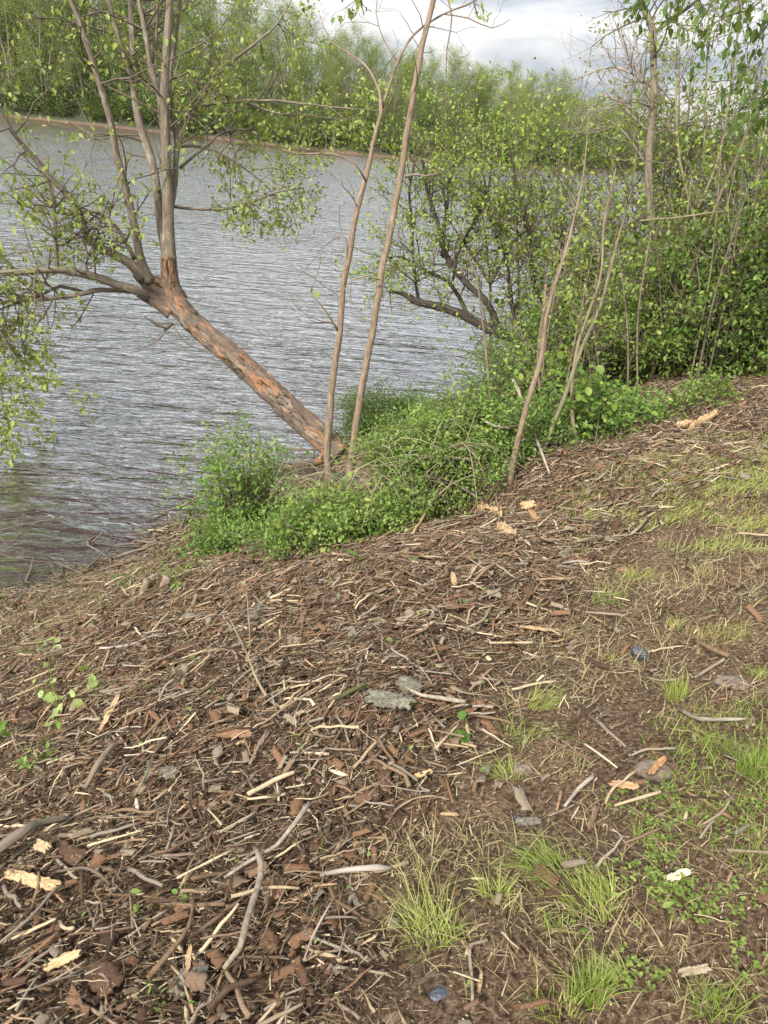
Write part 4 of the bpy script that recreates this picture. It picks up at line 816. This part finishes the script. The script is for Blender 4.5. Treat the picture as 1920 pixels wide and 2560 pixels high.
nW = 2600; tt = rng.uniform(-6, 9, nW); ss = rng.normal(.12, .22, nW); W2 = P0+TAN*tt[:, None]+NIN*(ss+.14)[:, None]; P = np.column_stack([W2, np.maximum(ground_z(W2[:, 0], W2[:, 1]), 0)+.005]); ln = .06*(.5/.06)**(rng.random(nW)**2.2)
litter(TW, P, ln, .05, M_TWIG, 0, 'twig', None, 'twig', 'waterline_debris', 'dark wet twigs washed up along the waterline', None, .2)
P, ln = gen(120000, mw3, .008, .07, 1.2)
litter(FT, P, ln, .03, M_FINE, 0, 'shred', None, 'litter', 'shredded_fibre', 'fine shredded bark fibre and splinters over the bank', None, .2)
P, ln = gen(70000, mw3, .006, .05, 1.1, near=True)
litter(FT, P, ln, .03, M_FINE, 0, 'shred', None, 'litter', 'fine_shreds', 'finest wood shreds on the soil close to the camera', None, .25)
P, ln = gen(15000, mw2, .015, .085, 1.6)
litter(BT, P, ln, .05, M_BARKP, 150, 'bark_piece', lambda t, p, l_: where(p, USED, ('large' if l_ > .07 else 'small')+' flake of bark'), 'bark', 'bark_litter', 'small flakes of brown bark in the mulch', 'bark flakes on the mulch', .25)
P, ln = gen(13000, mw2, .012, .07, 1.8)
litter(CT, P, ln, .03, M_CHIP, 120, 'wood_chip', lambda t, p, l_: where(p, USED, ('big' if l_ > .07 else 'small')+' pale wood chip'), 'wood chip', 'wood_chip_litter', 'small pale wood chips in the mulch', 'pale wood chips on the mulch', .25)
P, ln = gen(45000, .9, .003, .012, 1.3, near=True)
litter(SHV, P, ln, .016, M_FLECK, 0, 'shaving', None, 'litter', 'sawdust_flecks', 'pale sawdust flecks sprinkled on the dark soil', None, .4)
P, ln = gen(7000, mw2, .010, .045, 1.3, near=True)
litter(BT, P, ln, .04, M_BARKP, 0, 'bark_piece', None, 'bark', 'fine_bark_litter', 'finest bark crumbs in the mulch close to the camera', None, .3)
P, ln = gen(14000, mw3, .008, .04, 1.5, near=True)
litter(CT, P, ln, .035, M_LITTER, 0, 'chip', None, 'wood chip', 'brown_chip_litter', 'small brown wood chips close to the camera', None, .3)
P, ln = gen(1500, mw2, .015, .035, 1.2)
g_ = Geo(); P[:, 2] += rng.uniform(.02, .06, len(P)); stamp(g_, OVATE, P, orient(P, .5), ln); tag(g_.build('torn_leaves', M_SHRUB), 'torn green leaf bits scattered over the mulch', 'leaves', kind='stuff')

# --- pieces one can point at
rnd.seed(140)
def plate(name, label, a, b, wpx, mm, cat, th=.05, curl=.4, jag=.05, point=.2, lift=.045, nx=18, ny=7):
    lift *= .7; wpx *= .85
    A, B = pg(*a), pg(*b); d = B-A; ln = np.linalg.norm(d); z = proj((A+B)/2)[2]; wd = wpx*z/FPX/ln*1.35
    T = plate_t(wd, th, curl, jag, nx, ny, point, .055); g_ = Geo(); x = d/ln; up = np.array([-.25*0, -.25, .97]); y = np.cross(up, x); y /= np.linalg.norm(y); zz_ = np.cross(x, y)
    V = (T[0][:, :1]*x+T[0][:, 1:2]*y+T[0][:, 2:]*zz_)*ln+(A+B)/2+np.array([0, 0, lift]); g_.add(V, T[1], T[2], T[0]*ln*3)
    return tag(g_.build(name, mm, None, False, loc=tuple((A+B)/2)), label, cat)
plate('bark_slab', 'large lichen covered grey bark slab lying in the middle of the mulch', (915, 1765), (1030, 1782), 42, M_SLAB, 'bark', .07, .5, .04, .35, .07)
plate('bark_slab', 'pale grey bark slab just above the large lichen slab', (995, 1715), (1050, 1745), 42, M_SLAB, 'bark', .08, .5, .05, .3, .05)
plate('bark_slab', 'flat grey green bark slab in the upper left mulch', (460, 1545), (525, 1560), 18, M_SLAB, 'bark', .05, .3)
plate('bark_slab', 'grey oval bark slab beside a red brown chunk in the upper mulch', (635, 1558), (655, 1525), 28, M_SLAB, 'bark', .06)
plate('bark_slab', 'flat lichen bark slab in the left mulch', (365, 1950), (445, 1945), 34, M_SLAB, 'bark', .05)
plate('bark_slab', 'small round grey bark slab near the right of the upper mulch', (935, 1570), (965, 1562), 26, M_SLAB, 'bark', .07)
plate('bark_slab', 'dark upright red brown bark slab right of the central mulch', (960, 1925), (962, 1995), 26, M_BARKP, 'bark', .06)
plate('bark_slab', 'large brown bark slab with orange middle in the lower left', (140, 2135), (205, 2165), 44, M_BARKP, 'bark', .07)
plate('bark_slab', 'long red bark slab near the left edge below the stripped plank', (95, 2390), (165, 2325), 30, M_BARKP, 'bark', .06)
plate('bark_slab', 'wedge of red brown bark standing in the lower middle mulch', (655, 2345), (680, 2390), 36, M_BARKP, 'bark', .06)
plate('bark_slab', 'dark brown bark slab lying in the bright grass', (1330, 2185), (1390, 2225), 34, M_BARKP, 'bark', .06)
plate('bark_slab', 'tan brown bark piece below the dark slab in the grass', (1360, 2265), (1400, 2240), 20, M_BARKP, 'bark', .06)
plate('bark_slab', 'dark red bark plate in the upper mulch left of centre', (430, 1640), (500, 1622), 20, M_BARKP, 'bark', .06)
plate('bark_slab', 'reddish bark slab in the mulch left of the central slab', (540, 1845), (630, 1850), 24, M_BARKP, 'bark', .06)
plate('bark_slab', 'grey crumbling bark slab at the bottom left', (430, 2500), (520, 2440), 50, M_SLAB, 'bark', .07)
plate('bark_slab', 'broad grey brown root slab near the bottom left', (230, 2440), (290, 2490), 60, M_BARKP, 'bark', .08)
plate('bark_slab', 'red brown bark plate at the left of the grass tuft', (680, 2215), (700, 2260), 30, M_BARKP, 'bark', .06)
plate('bark_slab', 'brown bark chunk beside the clover at lower right', (1690, 2455), (1765, 2440), 18, M_BARKP, 'bark', .09)
plate('bark_slab', 'orange brown bark strip on the soil left of the dark scrap', (1480, 1672), (1520, 1684), 12, M_BARKP, 'bark', .08)
plate('bark_slab', 'grey bark fragment on the soil above the bright grass', (1285, 2075), (1345, 2070), 20, M_SLAB, 'bark', .09)
plate('wood_piece', 'long stripped orange plank near the left edge', (22, 2212), (150, 2245), 24, M_FRESH, 'wood chip', .05, .1, .03, .2, .07)
plate('wood_piece', 'pointed pale split plank in the lower left corner', (118, 2455), (206, 2415), 22, M_FRESH, 'wood chip', .05, .1, .04, .4, .08)
plate('wood_piece', 'upright pale splinter in the lower middle', (468, 2470), (478, 2400), 12, M_FRESH, 'wood chip', .08, .1, .05, .6, .08)
plate('wood_piece', 'weathered tan split stick crossing the left mulch', (252, 1848), (300, 1755), 12, M_FRESH, 'wood chip', .06, .1, .05, .5, .06)
plate('wood_piece', 'whitish cut disc of wood at the left near the brown slab', (98, 2140), (126, 2155), 22, M_CHIP, 'wood chip', .2, .1, .06, .2, .08)
plate('wood_piece', 'pale flat wood piece on the soil beside the clod', (1615, 1965), (1650, 1925), 14, M_CHIP, 'wood chip', .15, .1, .05, .2, .07)
plate('wood_piece', 'long broken pale wood piece above the clover', (1522, 1975), (1590, 1985), 17, M_CHIP, 'wood chip', .1, .1, .08, .3, .04)
plate('wood_piece', 'silvery split branch lying left of the bare soil', (1300, 1580), (1395, 1590), 9, M_CHIP, 'wood chip', .06, .1, .03, .5, .04)
plate('wood_piece', 'pale wood chunk right of the upper grass tuft', (1665, 2215), (1715, 2195), 17, M_CHIP, 'wood chip', .12, .1, .08, .2, .04)
plate('wood_piece', 'yellowish standing splinter in the upper middle mulch', (1128, 1450), (1136, 1482), 12, M_FRESH, 'wood chip', .1, .1, .05, .5, .06)
plate('wood_piece', 'fresh orange splintered block at the edge of the hollow', (1300, 1278), (1335, 1270), 22, M_FRESH, 'wood chip', .2, .1, .1, .2, .05)
plate('wood_piece', 'leaning pale split piece below the orange block', (1322, 1290), (1340, 1312), 12, M_CHIP, 'wood chip', .12, .1, .08, .4, .05)
plate('wood_piece', 'pale split rail below the brush pile', (1195, 1282), (1250, 1298), 14, M_FRESH, 'wood chip', .1, .1, .08, .4, .05)
plate('wood_piece', 'square weathered wood block on the upper mulch', (1250, 1330), (1272, 1348), 22, M_CHIP, 'wood chip', .2, .1, .05, .1, .05)
plate('wood_piece', 'pale peeled log piece at the top right of the bank', (1722, 1082), (1785, 1048), 12, M_FRESH, 'wood chip', .1, .1, .04, .3, .06)
plate('wood_piece', 'pale chip pile by the peeled piece on the bank top', (1690, 1075), (1722, 1068), 16, M_FRESH, 'wood chip', .2, .1, .1, .3, .06)
plate('wood_piece', 'narrow tan splinter on the bare soil near the bottom', (1195, 2490), (1202, 2440), 9, M_FRESH, 'wood chip', .1, .1, .04, .6, .02)
plate('wood_piece', 'orange chip beside the yellow fungus stick', (1030, 1960), (1078, 1945), 12, M_FRESH, 'wood chip', .12, .1, .05, .3, .04)
ST = [
 ('smooth curved brown branch running down the lower middle mulch', [(635, 2180, .10), (650, 2230, .10), (640, 2280, .09), (615, 2360, .08), (600, 2420, .07), (560, 2455, .05)], [7, 9, 9, 10, 9, 7], M_LITTER),
 ('long grey brown stick slanting down to the pale knob in the lower middle', [(768, 2070, .10), (735, 2115, .1), (690, 2165, .09), (660, 2180, .08), (560, 2230, .06)], [7, 7, 6, 6, 4], M_LITTER),
 ('thick grey branch entering the picture at the left edge', [(-30, 2200, .08), (60, 2140, .1), (110, 2110, .1), (170, 2080, .06)], [14, 14, 12, 8], M_STEM),
 ('long dark stick in the bottom middle leading to the curved branch', [(370, 2480, .05), (430, 2430, .08), (475, 2380, .1), (485, 2310, .1)], [8, 8, 6, 4], M_LITTER),
 ('brown split branch at the bottom centre', [(520, 2555, .05), (570, 2520, .07), (640, 2490, .06)], [10, 9, 8], M_LITTER),
 ('tan split branch in the left mulch above the thick grey branch', [(215, 2000, .06), (250, 1950, .08), (290, 1900, .08), (300, 1890, .06)], [6, 10, 8, 4], M_CANE),
 ('dark grey branch lying left of the lichen slab', [(835, 1775, .05), (870, 1760, .06), (915, 1735, .05)], [6, 6, 4], M_DARKMOSS),
 ('red brown root stick running right from the lichen slab', [(1010, 1750, .06), (1050, 1772, .06), (1100, 1778, .06), (1160, 1782, .05)], [4, 5, 6, 6], M_LITTER),
 ('long thin pale stick lying at the upper left', [(250, 1640, .05), (320, 1632, .05), (400, 1602, .05)], [3, 3.5, 2.5], M_PALETWIG),
 ('straight tan stick standing up out of the upper middle mulch', [(575, 1625, .18), (620, 1700, .12), (655, 1745, .04), (695, 1780, .03)], [2, 3, 4, 5], M_CANE),
 ('thin leaning stem with a foot in the upper middle mulch', [(612, 1525, .2), (622, 1590, .1), (625, 1645, .03)], [1.5, 2, 2.5], M_CANE),
 ('thin straight stick crossing the middle of the mulch', [(655, 1835, .05), (740, 1780, .06), (800, 1740, .05)], [2.5, 3, 3], M_CANE),
 ('pale grey twig near the bare soil in the lower middle', [(830, 2285, .06), (800, 2340, .06), (770, 2395, .05), (757, 2430, .04)], [2, 3.5, 3.5, 2], M_PALETWIG),
 ('upright brown stick on the bare soil near the bottom', [(1215, 2365, .02), (1172, 2378, .02), (1175, 2450, .02), (1178, 2535, .02)], [5, 5, 5, 5], M_LITTER),
 ('grey stick lying right of the forked root on the soil', [(1405, 2035, .03), (1440, 1995, .04), (1475, 1965, .04)], [4, 6, 7], M_PALETWIG),
 ('dark broken branch lying on the soil right of the dark scrap', [(1730, 1618, .03), (1770, 1640, .04), (1815, 1655, .03)], [4, 8, 6], M_LITTER),
 ('grey curved stick lying behind the right grass', [(1700, 1790, .02), (1740, 1820, .04), (1800, 1822, .04), (1860, 1815, .03)], [7, 7, 6, 4], M_STEM),
 ('long curved twig on the soil left of the grass', [(985, 2045, .03), (1030, 2020, .04), (1080, 2015, .04), (1120, 2017, .03)], [3, 3, 3, 3], M_LITTER),
 ('mottled lichen stick beside the orange chip', [(970, 1925, .03), (1000, 1950, .05), (1040, 1975, .04)], [4, 5, 4], M_STEM),
 ('tan branch in the upper middle of the mulch', [(1170, 1485, .05), (1215, 1450, .07), (1250, 1432, .07)], [4, 5, 4], M_CANE),
 ('curved red root in the right upper mulch', [(1160, 1595, .05), (1200, 1580, .06), (1222, 1540, .05)], [3, 4, 3], M_BARKP),
 ('pale stick on the upper right mulch', [(1575, 1350, .04), (1600, 1330, .05), (1612, 1312, .04)], [4, 4, 3], M_CANE),
 ('long weathered stick lying on the upper right mulch', [(1430, 1372, .04), (1470, 1365, .05), (1505, 1358, .04)], [3.5, 4, 3], M_CANE),
 ('grey horizontal stick near the right of the grassy slope', [(1400, 1425, .04), (1440, 1424, .05), (1470, 1424, .04)], [3, 4, 3], M_PALETWIG),
 ('silvery lichen branch at the right of the lower mulch', [(800, 2205, .03), (870, 2205, .05), (940, 2200, .05), (975, 2190, .03)], [5, 8, 9, 5], M_PALETWIG),
 ('long thin twig sweeping across the lower left mulch', [(150, 2225, .08), (230, 2230, .1), (280, 2260, .08)], [3.5, 4, 4], M_TWIG),
 ('thin dark stick rising through the lower left mulch', [(0, 2400, .06), (80, 2360, .1), (150, 2280, .1), (170, 2262, .08)], [5, 5, 4, 3], M_TWIG),
 ('tan stick lying across the middle left mulch', [(340, 2020, .06), (370, 1975, .08), (385, 1925, .06)], [3, 3, 2], M_CANE),
 ('dark brown double branch in the middle of the lower mulch', [(620, 2015, .05), (680, 1990, .07), (735, 1962, .06)], [7, 7, 5], M_LITTER),
 ('short forked brown root standing on the soil', [(1388, 2040, .02), (1395, 2010, .04), (1400, 1990, .03)], [4, 4, 3], M_LITTER)]
for lb, px, R, mm in ST: stick('stick', lb, px, [r_*.9 for r_ in R], mm)
# --- cut stumps near the water
for px, h, r_, lb in (((362, 1480), .10, 10, 'left one of the small cut stumps among the grass near the water'), ((412, 1470), .09, 11, 'rounder cut stump beside the left stump near the water'), ((484, 1520), .10, 6, 'thin short cut stump right of the two round stumps')):
    b = pg(*px); z = proj(b)[2]; g_ = Geo(); rr = r_*z/FPX; Q, RQ = catmull([b-[0, 0, .1], b, b+[.01, 0, h*.6], b+[.02, 0, h]], [rr*1.5, rr*1.3, rr, rr*.9], .02); tube(g_, Q, RQ, 14, .004)
    tag(g_.build('stump', M_SAPL, None, True, loc=tuple(b)), lb, 'stump')
# --- dark plastic scraps, soil clod
def crumple(name, label, c, rpx, mm, cat, flat=.4, seed=1, asp=1.2):
    b = pg(*c); z = proj(b)[2]; r_ = rpx*z/FPX; nu, nv = 22, 14; V = []; 
    for i_ in range(nv+1):
        th = math.pi*i_/nv
        for j in range(nu):
            ph = 2*math.pi*j/nu; d = np.array([math.sin(th)*math.cos(ph), math.sin(th)*math.sin(ph), math.cos(th)])
            k = 1+.45*float(fbm(d[0]*1.6+seed, d[1]*1.6, d[2]*1.6, 3))+.12*float(noise(d[0]*6, d[1]*6+seed, d[2]*6)); V.append(b+d*k*r_*np.array([asp, .9, flat])+[0, 0, r_*flat*.45])
    F = []; 
    for i_ in range(nv):
        for j in range(nu): a = i_*nu+j; bb = i_*nu+(j+1) % nu; F += [a, a+nu, bb+nu, bb]
    g_ = Geo(); g_.add(np.array(V), F, [4]*(nu*nv)); return tag(g_.build(name, mm, None, False, loc=tuple(b)), label, cat)
m, n, l, p, o = mat('dark_plastic'); p.inputs['Base Color'].default_value = (.045, .05, .062, 1); p.inputs['Roughness'].default_value = .42
gz = n.new('ShaderNodeNewGeometry').outputs['Position']; bump(n, l, p, nz(n, l, gz, 60, 3), .01); M_PL = m
m, n, l, p, o = mat('clod'); gz = n.new('ShaderNodeNewGeometry').outputs['Position']; q = nz(n, l, gz, 45, 6, .7)
l.new(ramp(n, l, q, [(.3, (.09, .06, .045)), (.7, (.27, .21, .16))]), p.inputs['Base Color']); p.inputs['Roughness'].default_value = .95; bump(n, l, p, q, .02); M_CLOD = m
crumple('plastic_scrap', 'crumpled dark grey plastic scrap standing on the bare soil', (1598, 1640), 22, M_PL, 'litter', .8, 3, 1.0)
crumple('plastic_scrap', 'flat black plastic scrap near the bottom edge left of the upright stick', (1100, 2485), 22, M_PL, 'litter', .22, 5, 1.2)
crumple('plastic_scrap', 'tiny dark flake of plastic on the soil above the grey bark fragment', (1295, 2045), 10, M_PL, 'litter', .2, 8)
crumple('soil_clod', 'large pale brown clod of soil and roots left of the green grass', (1630, 1935), 36, M_CLOD, 'clod', .5, 9)
crumple('soil_clod', 'small knobbly grey clod on the soil below the straw tufts', (1305, 1930), 20, M_CLOD, 'clod', .6, 12)
crumple('soil_clod', 'dark brown soil lump in the bare patch at the right', (1830, 1712), 34, M_CLOD, 'clod', .35, 15, 1.3)

# ------------------------------------------------------------------ grass
def blade_geo(g_, P, h, lean, width=.0016):
    """P n×3 roots; h n heights; lean n×2 tip offset (in heights)"""
    n_ = len(P); t = np.array([0, .35, .7, 1.]); W = np.array([1, .9, .6, .1]); a = rng.uniform(0, 6.28, n_); sx_ = np.stack([np.cos(a), np.sin(a), 0*a], 1)
    C = P[:, None]+np.stack([lean[:, :1]*(t**1.8)*h[:, None], lean[:, 1:]*(t**1.8)*h[:, None], t*h[:, None]*(1-.35*t*np.clip(np.hypot(lean[:, 0], lean[:, 1]), 0, 1.6)[:, None])], -1)
    wd = (width*rng.uniform(.7, 1.4, n_))[:, None, None]*W[None, :, None]*sx_[:, None]
    V = np.concatenate([C-wd, C+wd], 1); q = np.array([0, 1, 5, 4, 1, 2, 6, 5, 2, 3, 7, 6])
    g_.add(V.reshape(-1, 3), (q[None]+np.arange(n_)[:, None]*8).ravel(), [4]*(3*n_))
def tuft(label, px, h, r_, cnt, mm, lean=(0, 0), sp=.5, width=.0011):
    cnt = int(cnt*.55); h *= .68; sp *= 1.2; r_ *= .9
    b = pg(*px); a = rng.uniform(0, 6.28, cnt); q = np.sqrt(rng.random(cnt))*r_; P = b+np.stack([np.cos(a)*q, np.sin(a)*q*.8, 0*a], 1); P[:, 2] = ground_z(P[:, 0], P[:, 1])-.004
    L_ = np.stack([rng.normal(lean[0], sp, cnt)+np.cos(a)*.35, rng.normal(lean[1], sp, cnt)+np.sin(a)*.3], 1); g_ = Geo(); blade_geo(g_, P, h*rng.uniform(.45, 1.1, cnt), L_, width)
    tag(g_.build('grass_tuft', mm, None, False, loc=tuple(b)), label, 'grass tuft', 'grass tufts on the bare soil')
TF = [
 ('big lime grass tuft with flattened tips left of centre bottom', (1080, 2330), .15, .07, 330, M_GRASS, (-.3, .3), .6),
 ('thin pale grass wisps behind the big lime tuft', (1030, 2230), .10, .09, 90, M_STRAW, (-.2, .2), .5),
 ('upright yellowish tuft right of the big lime tuft', (1235, 2240), .11, .045, 190, M_GRASS, (-.2, .2), .3),
 ('straw coloured tuft foot beside the upright yellowish tuft', (1265, 2270), .07, .04, 90, M_STRAW, (.1, 0), .4),
 ('bright green combed tuft spreading left in the lower right', (1370, 2180), .13, .06, 260, M_GRASS2, (-1.0, .25), .4),
 ('bright green tuft flowing down right of the dark bark slab', (1480, 2270), .14, .075, 320, M_GRASS, (-.7, .7), .5),
 ('small tuft below the tan bark piece', (1385, 2320), .07, .035, 120, M_GRASS2, (-.3, .3), .4),
 ('tall fine green tuft near the bottom', (1475, 2490), .15, .045, 300, M_GRASS2, (-.05, .15), .22),
 ('short bright lime tuft bending left beside the tall fine tuft', (1550, 2450), .085, .02, 90, M_GRASS, (-.9, .5), .3),
 ('pale tuft at the bottom left of the tall fine tuft', (1390, 2530), .10, .06, 150, M_GRASS, (-.2, .1), .35),
 ('dark green spiky tuft at the bottom right', (1790, 2530), .11, .05, 240, M_GRASS2, (0, .2), .4),
 ('combed light green tuft lying right on the upper bare soil', (1345, 1765), .12, .05, 190, M_GRASS, (.9, .3), .35),
 ('straw tuft left of the combed light tuft', (1280, 1770), .10, .06, 110, M_STRAW, (.1, .2), .5),
 ('tall thin yellowish tuft on the bare soil below the scrap', (1690, 1750), .17, .035, 170, M_GRASS, (-.1, .1), .18),
 ('small yellowish tuft above and right of the scrap', (1690, 1570), .10, .03, 100, M_GRASS, (-.1, .1), .25),
 ('pale flattened tuft high on the bank', (1590, 1450), .12, .08, 170, M_GRASS, (.6, .2), .5),
 ('second pale flattened tuft left of the high one', (1510, 1500), .12, .07, 150, M_GRASS2, (.7, .1), .5),
 ('straw tuft high on the bank near the right', (1760, 1440), .12, .06, 130, M_STRAW, (-.4, .3), .4),
 ('loose pale tuft at the right edge of the bare soil', (1800, 1590), .12, .10, 170, M_GRASS, (.2, .1), .5),
 ('thick green tuft at the right edge', (1890, 1930), .17, .06, 300, M_GRASS2, (.1, .2), .35),
 ('low straw coloured tuft in the middle right', (1400, 1920), .08, .09, 210, M_STRAW, (.3, .1), .6),
 ('loose green tuft above the knobbly clod', (1270, 1940), .10, .05, 120, M_GRASS, (-.5, .4), .4),
 ('wispy green tuft left of the straw tuft', (1300, 1840), .12, .09, 120, M_GRASS2, (.4, .1), .7),
 ('small tuft left of the dark scrap', (1520, 1650), .06, .03, 70, M_GRASS, (0, 0), .6),
 ('dull tuft near the right edge of the lower soil', (1880, 2160), .08, .05, 150, M_GRASS2, (0, .1), .4),
 ('small fine tuft beside the clover left edge', (1610, 2100), .09, .035, 130, M_GRASS2, (.1, .2), .3),
 ('low green tuft at the right edge above the grey curved stick', (1900, 1690), .08, .05, 110, M_GRASS, (0, .1), .5),
 ('thin green tuft in front of the grey curved stick', (1800, 1870), .12, .06, 150, M_GRASS2, (-.3, .1), .5),
 ('wisp of grass on the soil below the hollow of bare earth', (1180, 2090), .07, .05, 60, M_STRAW, (0, .1), .6),
 ('sparse straw wisps on the upper bare soil', (1440, 1580), .10, .12, 90, M_STRAW, (.4, .1), .6),
 ('grass tuft at the water edge on the far left', (8, 1500), .22, .05, 120, M_GRASS2, (0, .1), .3),
 ('small tuft at the waterline left of the stumps', (150, 1470), .14, .05, 70, M_GRASS, (0, 0), .4)]
for a in TF: tuft(*a)
def patch(name, label, PL, cnt, h, mm, lean, soft=.15, sp=.5):
    mn, mxx = PL.min(0)-.3, PL.max(0)+.3; x = rng.uniform(mn[0], mxx[0], cnt*5); y = rng.uniform(mn[1], mxx[1], cnt*5)
    w_ = np.clip(.5+poly_sd(PL, x, y)/soft+1.6*fbm(x*4, y*4, 3., 2), 0, 1); k = np.where(rng.random(len(x)) < w_)[0][:cnt]; P = np.stack([x[k], y[k], ground_z(x[k], y[k])-.004], 1)
    g_ = Geo(); blade_geo(g_, P, h*rng.uniform(.4, 1.2, len(k)), np.stack([rng.normal(lean[0], sp, len(k)), rng.normal(lean[1], sp, len(k))], 1)); tag(g_.build(name, mm), label, 'grass', kind='stuff')
patch('grass', 'pale lime grass flattened on the bank top at the right', GREEN1, 8500, .075, M_GRASS, (.7, .2), .5)
patch('grass', 'short green grass at the right beside the pale clod', GREEN2, 900, .06, M_GRASS2, (0, .1), .14)
PLW = poly_w([(1230, 1620), (1500, 1400), (1900, 1300), (2000, 1700), (1800, 1800), (1500, 1720), (1300, 2000), (1150, 1900)])
patch('dry_grass', 'sparse dry straw wisps over the bare soil', PLW, 1500, .09, M_STRAW, (.2, .1), .3, .8)
PLB = poly_w([(1000, 2200), (1300, 2000), (2000, 2050), (2000, 2700), (900, 2700)])
patch('dry_grass', 'fine dry grass stalks over the lower soil', PLB, 1300, .05, M_STRAW, (.0, .0), .2, 1.1)
PLL = poly_w([(0, 1500), (200, 1430), (420, 1400), (560, 1420), (560, 1520), (300, 1560), (60, 1640), (-100, 1620)])
patch('grass', 'thin green grass in the twigs near the water', PLL, 700, .13, M_GRASS2, (.1, 0), .3, .6)
# --- clover and small weeds
def trefoil(g_, P, sz, mmT=ROUND):
    n_ = len(P); a0 = rng.uniform(0, 6.28, n_)
    for k in range(3): stamp(g_, mmT, P, rots(n_, a0+k*2.094, rng.normal(-.15, .2, n_), rng.normal(0, .2, n_)), sz*rng.uniform(.7, 1.2, n_))
def clover(label, PL, cnt, sz, name='clover_patch', stuff=True):
    mn, mxx = PL.min(0)-.1, PL.max(0)+.1; x = rng.uniform(mn[0], mxx[0], cnt*6); y = rng.uniform(mn[1], mxx[1], cnt*6)
    w_ = np.clip(.35+poly_sd(PL, x, y)/.16+2.2*fbm(x*11, y*11, 5., 3), 0, 1); k = np.where(rng.random(len(x)) < w_)[0][:cnt]
    P = np.stack([x[k], y[k], ground_z(x[k], y[k])+rng.uniform(.012, .04, len(k))], 1); g_ = Geo(); trefoil(g_, P, sz*.9)
    B = P.copy(); B[:, 2] = ground_z(B[:, 0], B[:, 1])-.01; blade_geo(g_, B, P[:, 2]-B[:, 2], rng.normal(0, .1, (len(k), 2)), .0008)
    tag(g_.build(name, M_CLOVER), label, 'clover', kind='stuff' if stuff else None)
clover('patch of bright green clover at the lower right', CLOV, 260, .009)
for lb, c, cnt in (('dark clover clump below the clover patch', [(1640, 2240), (1730, 2240), (1740, 2290), (1650, 2290)], 150), ('clover clump right of the lime grass', [(1530, 2310), (1640, 2310), (1640, 2370), (1540, 2370)], 130), ('clover sprinkled right of the short bright tuft', [(1560, 2400), (1650, 2400), (1650, 2450), (1560, 2450)], 80), ('clover specks in the grass by the bark slab', [(1480, 2130), (1560, 2130), (1560, 2230), (1480, 2200)], 90), ('clover clump at the bottom right', [(1740, 2330), (1820, 2300), (1840, 2420), (1750, 2440)], 90)):
    clover(lb, poly_w(c), int(cnt*.5), .010)
rnd.seed(150)
def weed(label, px, h, cnt, lsz, mm, T=ROUND, sp=.05, stems=5):
    b = pg(*px); e = empty('weed', tuple(b), label, 'plant'); g_ = Geo(); t_ = []
    for _ in range(stems):
        q = np.array([rnd.gauss(0, sp), rnd.gauss(0, sp), h*rnd.uniform(.6, 1.2)]); P = [b-[0, 0, .02], b+q*[.5, .5, .6], b+q]; Q, RQ = catmull(P, [.002, .0015, .001], .03); tube(g_, Q, RQ, 4, cap=False); t_.extend(Q[len(Q)//3:])
    child(g_, 'stems', M_CLOVER, e); l_ = Geo(); A = np.array(t_); A = A[rng.integers(0, len(A), cnt)]; leaves(l_, A+rng.normal(0, .012, A.shape), lsz, T, .1); child(l_, 'foliage', mm, e)
for a in (('pale round leaved seedlings in the left mulch', (140, 1760), .13, 30, .042, M_PALELEAF, ROUND, .12, 9),
          ('pale leaves rising above the seedlings near the left edge', (85, 1640), .12, 10, .05, M_PALELEAF, ROUND, .07, 4),
          ('pale leaved sprig right of the seedlings', (240, 1740), .10, 10, .045, M_PALELEAF, ROUND, .05, 4),
          ('bright lobed leaves at the left edge', (5, 1860), .14, 16, .045, M_BRIGHT, MAPLE, .05, 5),
          ('dark green weeds below the lobed leaves', (90, 1925), .08, 40, .03, M_SHRUB, OVATE, .08, 8),
          ('green weed among the stumps by the water', (440, 1470), .16, 40, .04, M_BRIGHT, LONG, .08, 8),
          ('small weed left of the bright bush', (310, 1470), .12, 16, .035, M_BRIGHT, OVATE, .05, 5),
          ('tiny seedling in the middle mulch', (748, 1890), .10, 5, .03, M_BRIGHT, LONG, .01, 1),
          ('broad green leaf standing in the upper mulch', (893, 1410), .10, 4, .07, M_BRIGHT, LONG, .01, 2),
          ('light green plant by the straw tufts', (1180, 1850), .05, 12, .03, M_BRIGHT, ROUND, .04, 5),
          ('green sprig in the lower left mulch', (335, 2290), .04, 12, .022, M_SHRUB, OVATE, .03, 4),
          ('dark leafed sprig in the lower middle mulch', (485, 2240), .04, 9, .024, M_SHRUB, ROUND, .02, 3),
          ('lance leaved seedling at the bottom left', (395, 2520), .05, 9, .035, M_BRIGHT, LONG, .02, 3),
          ('thin seedling standing in the lower mulch', (800, 2140), .08, 5, .018, M_BRIGHT, OVATE, .01, 1)): weed(*a)
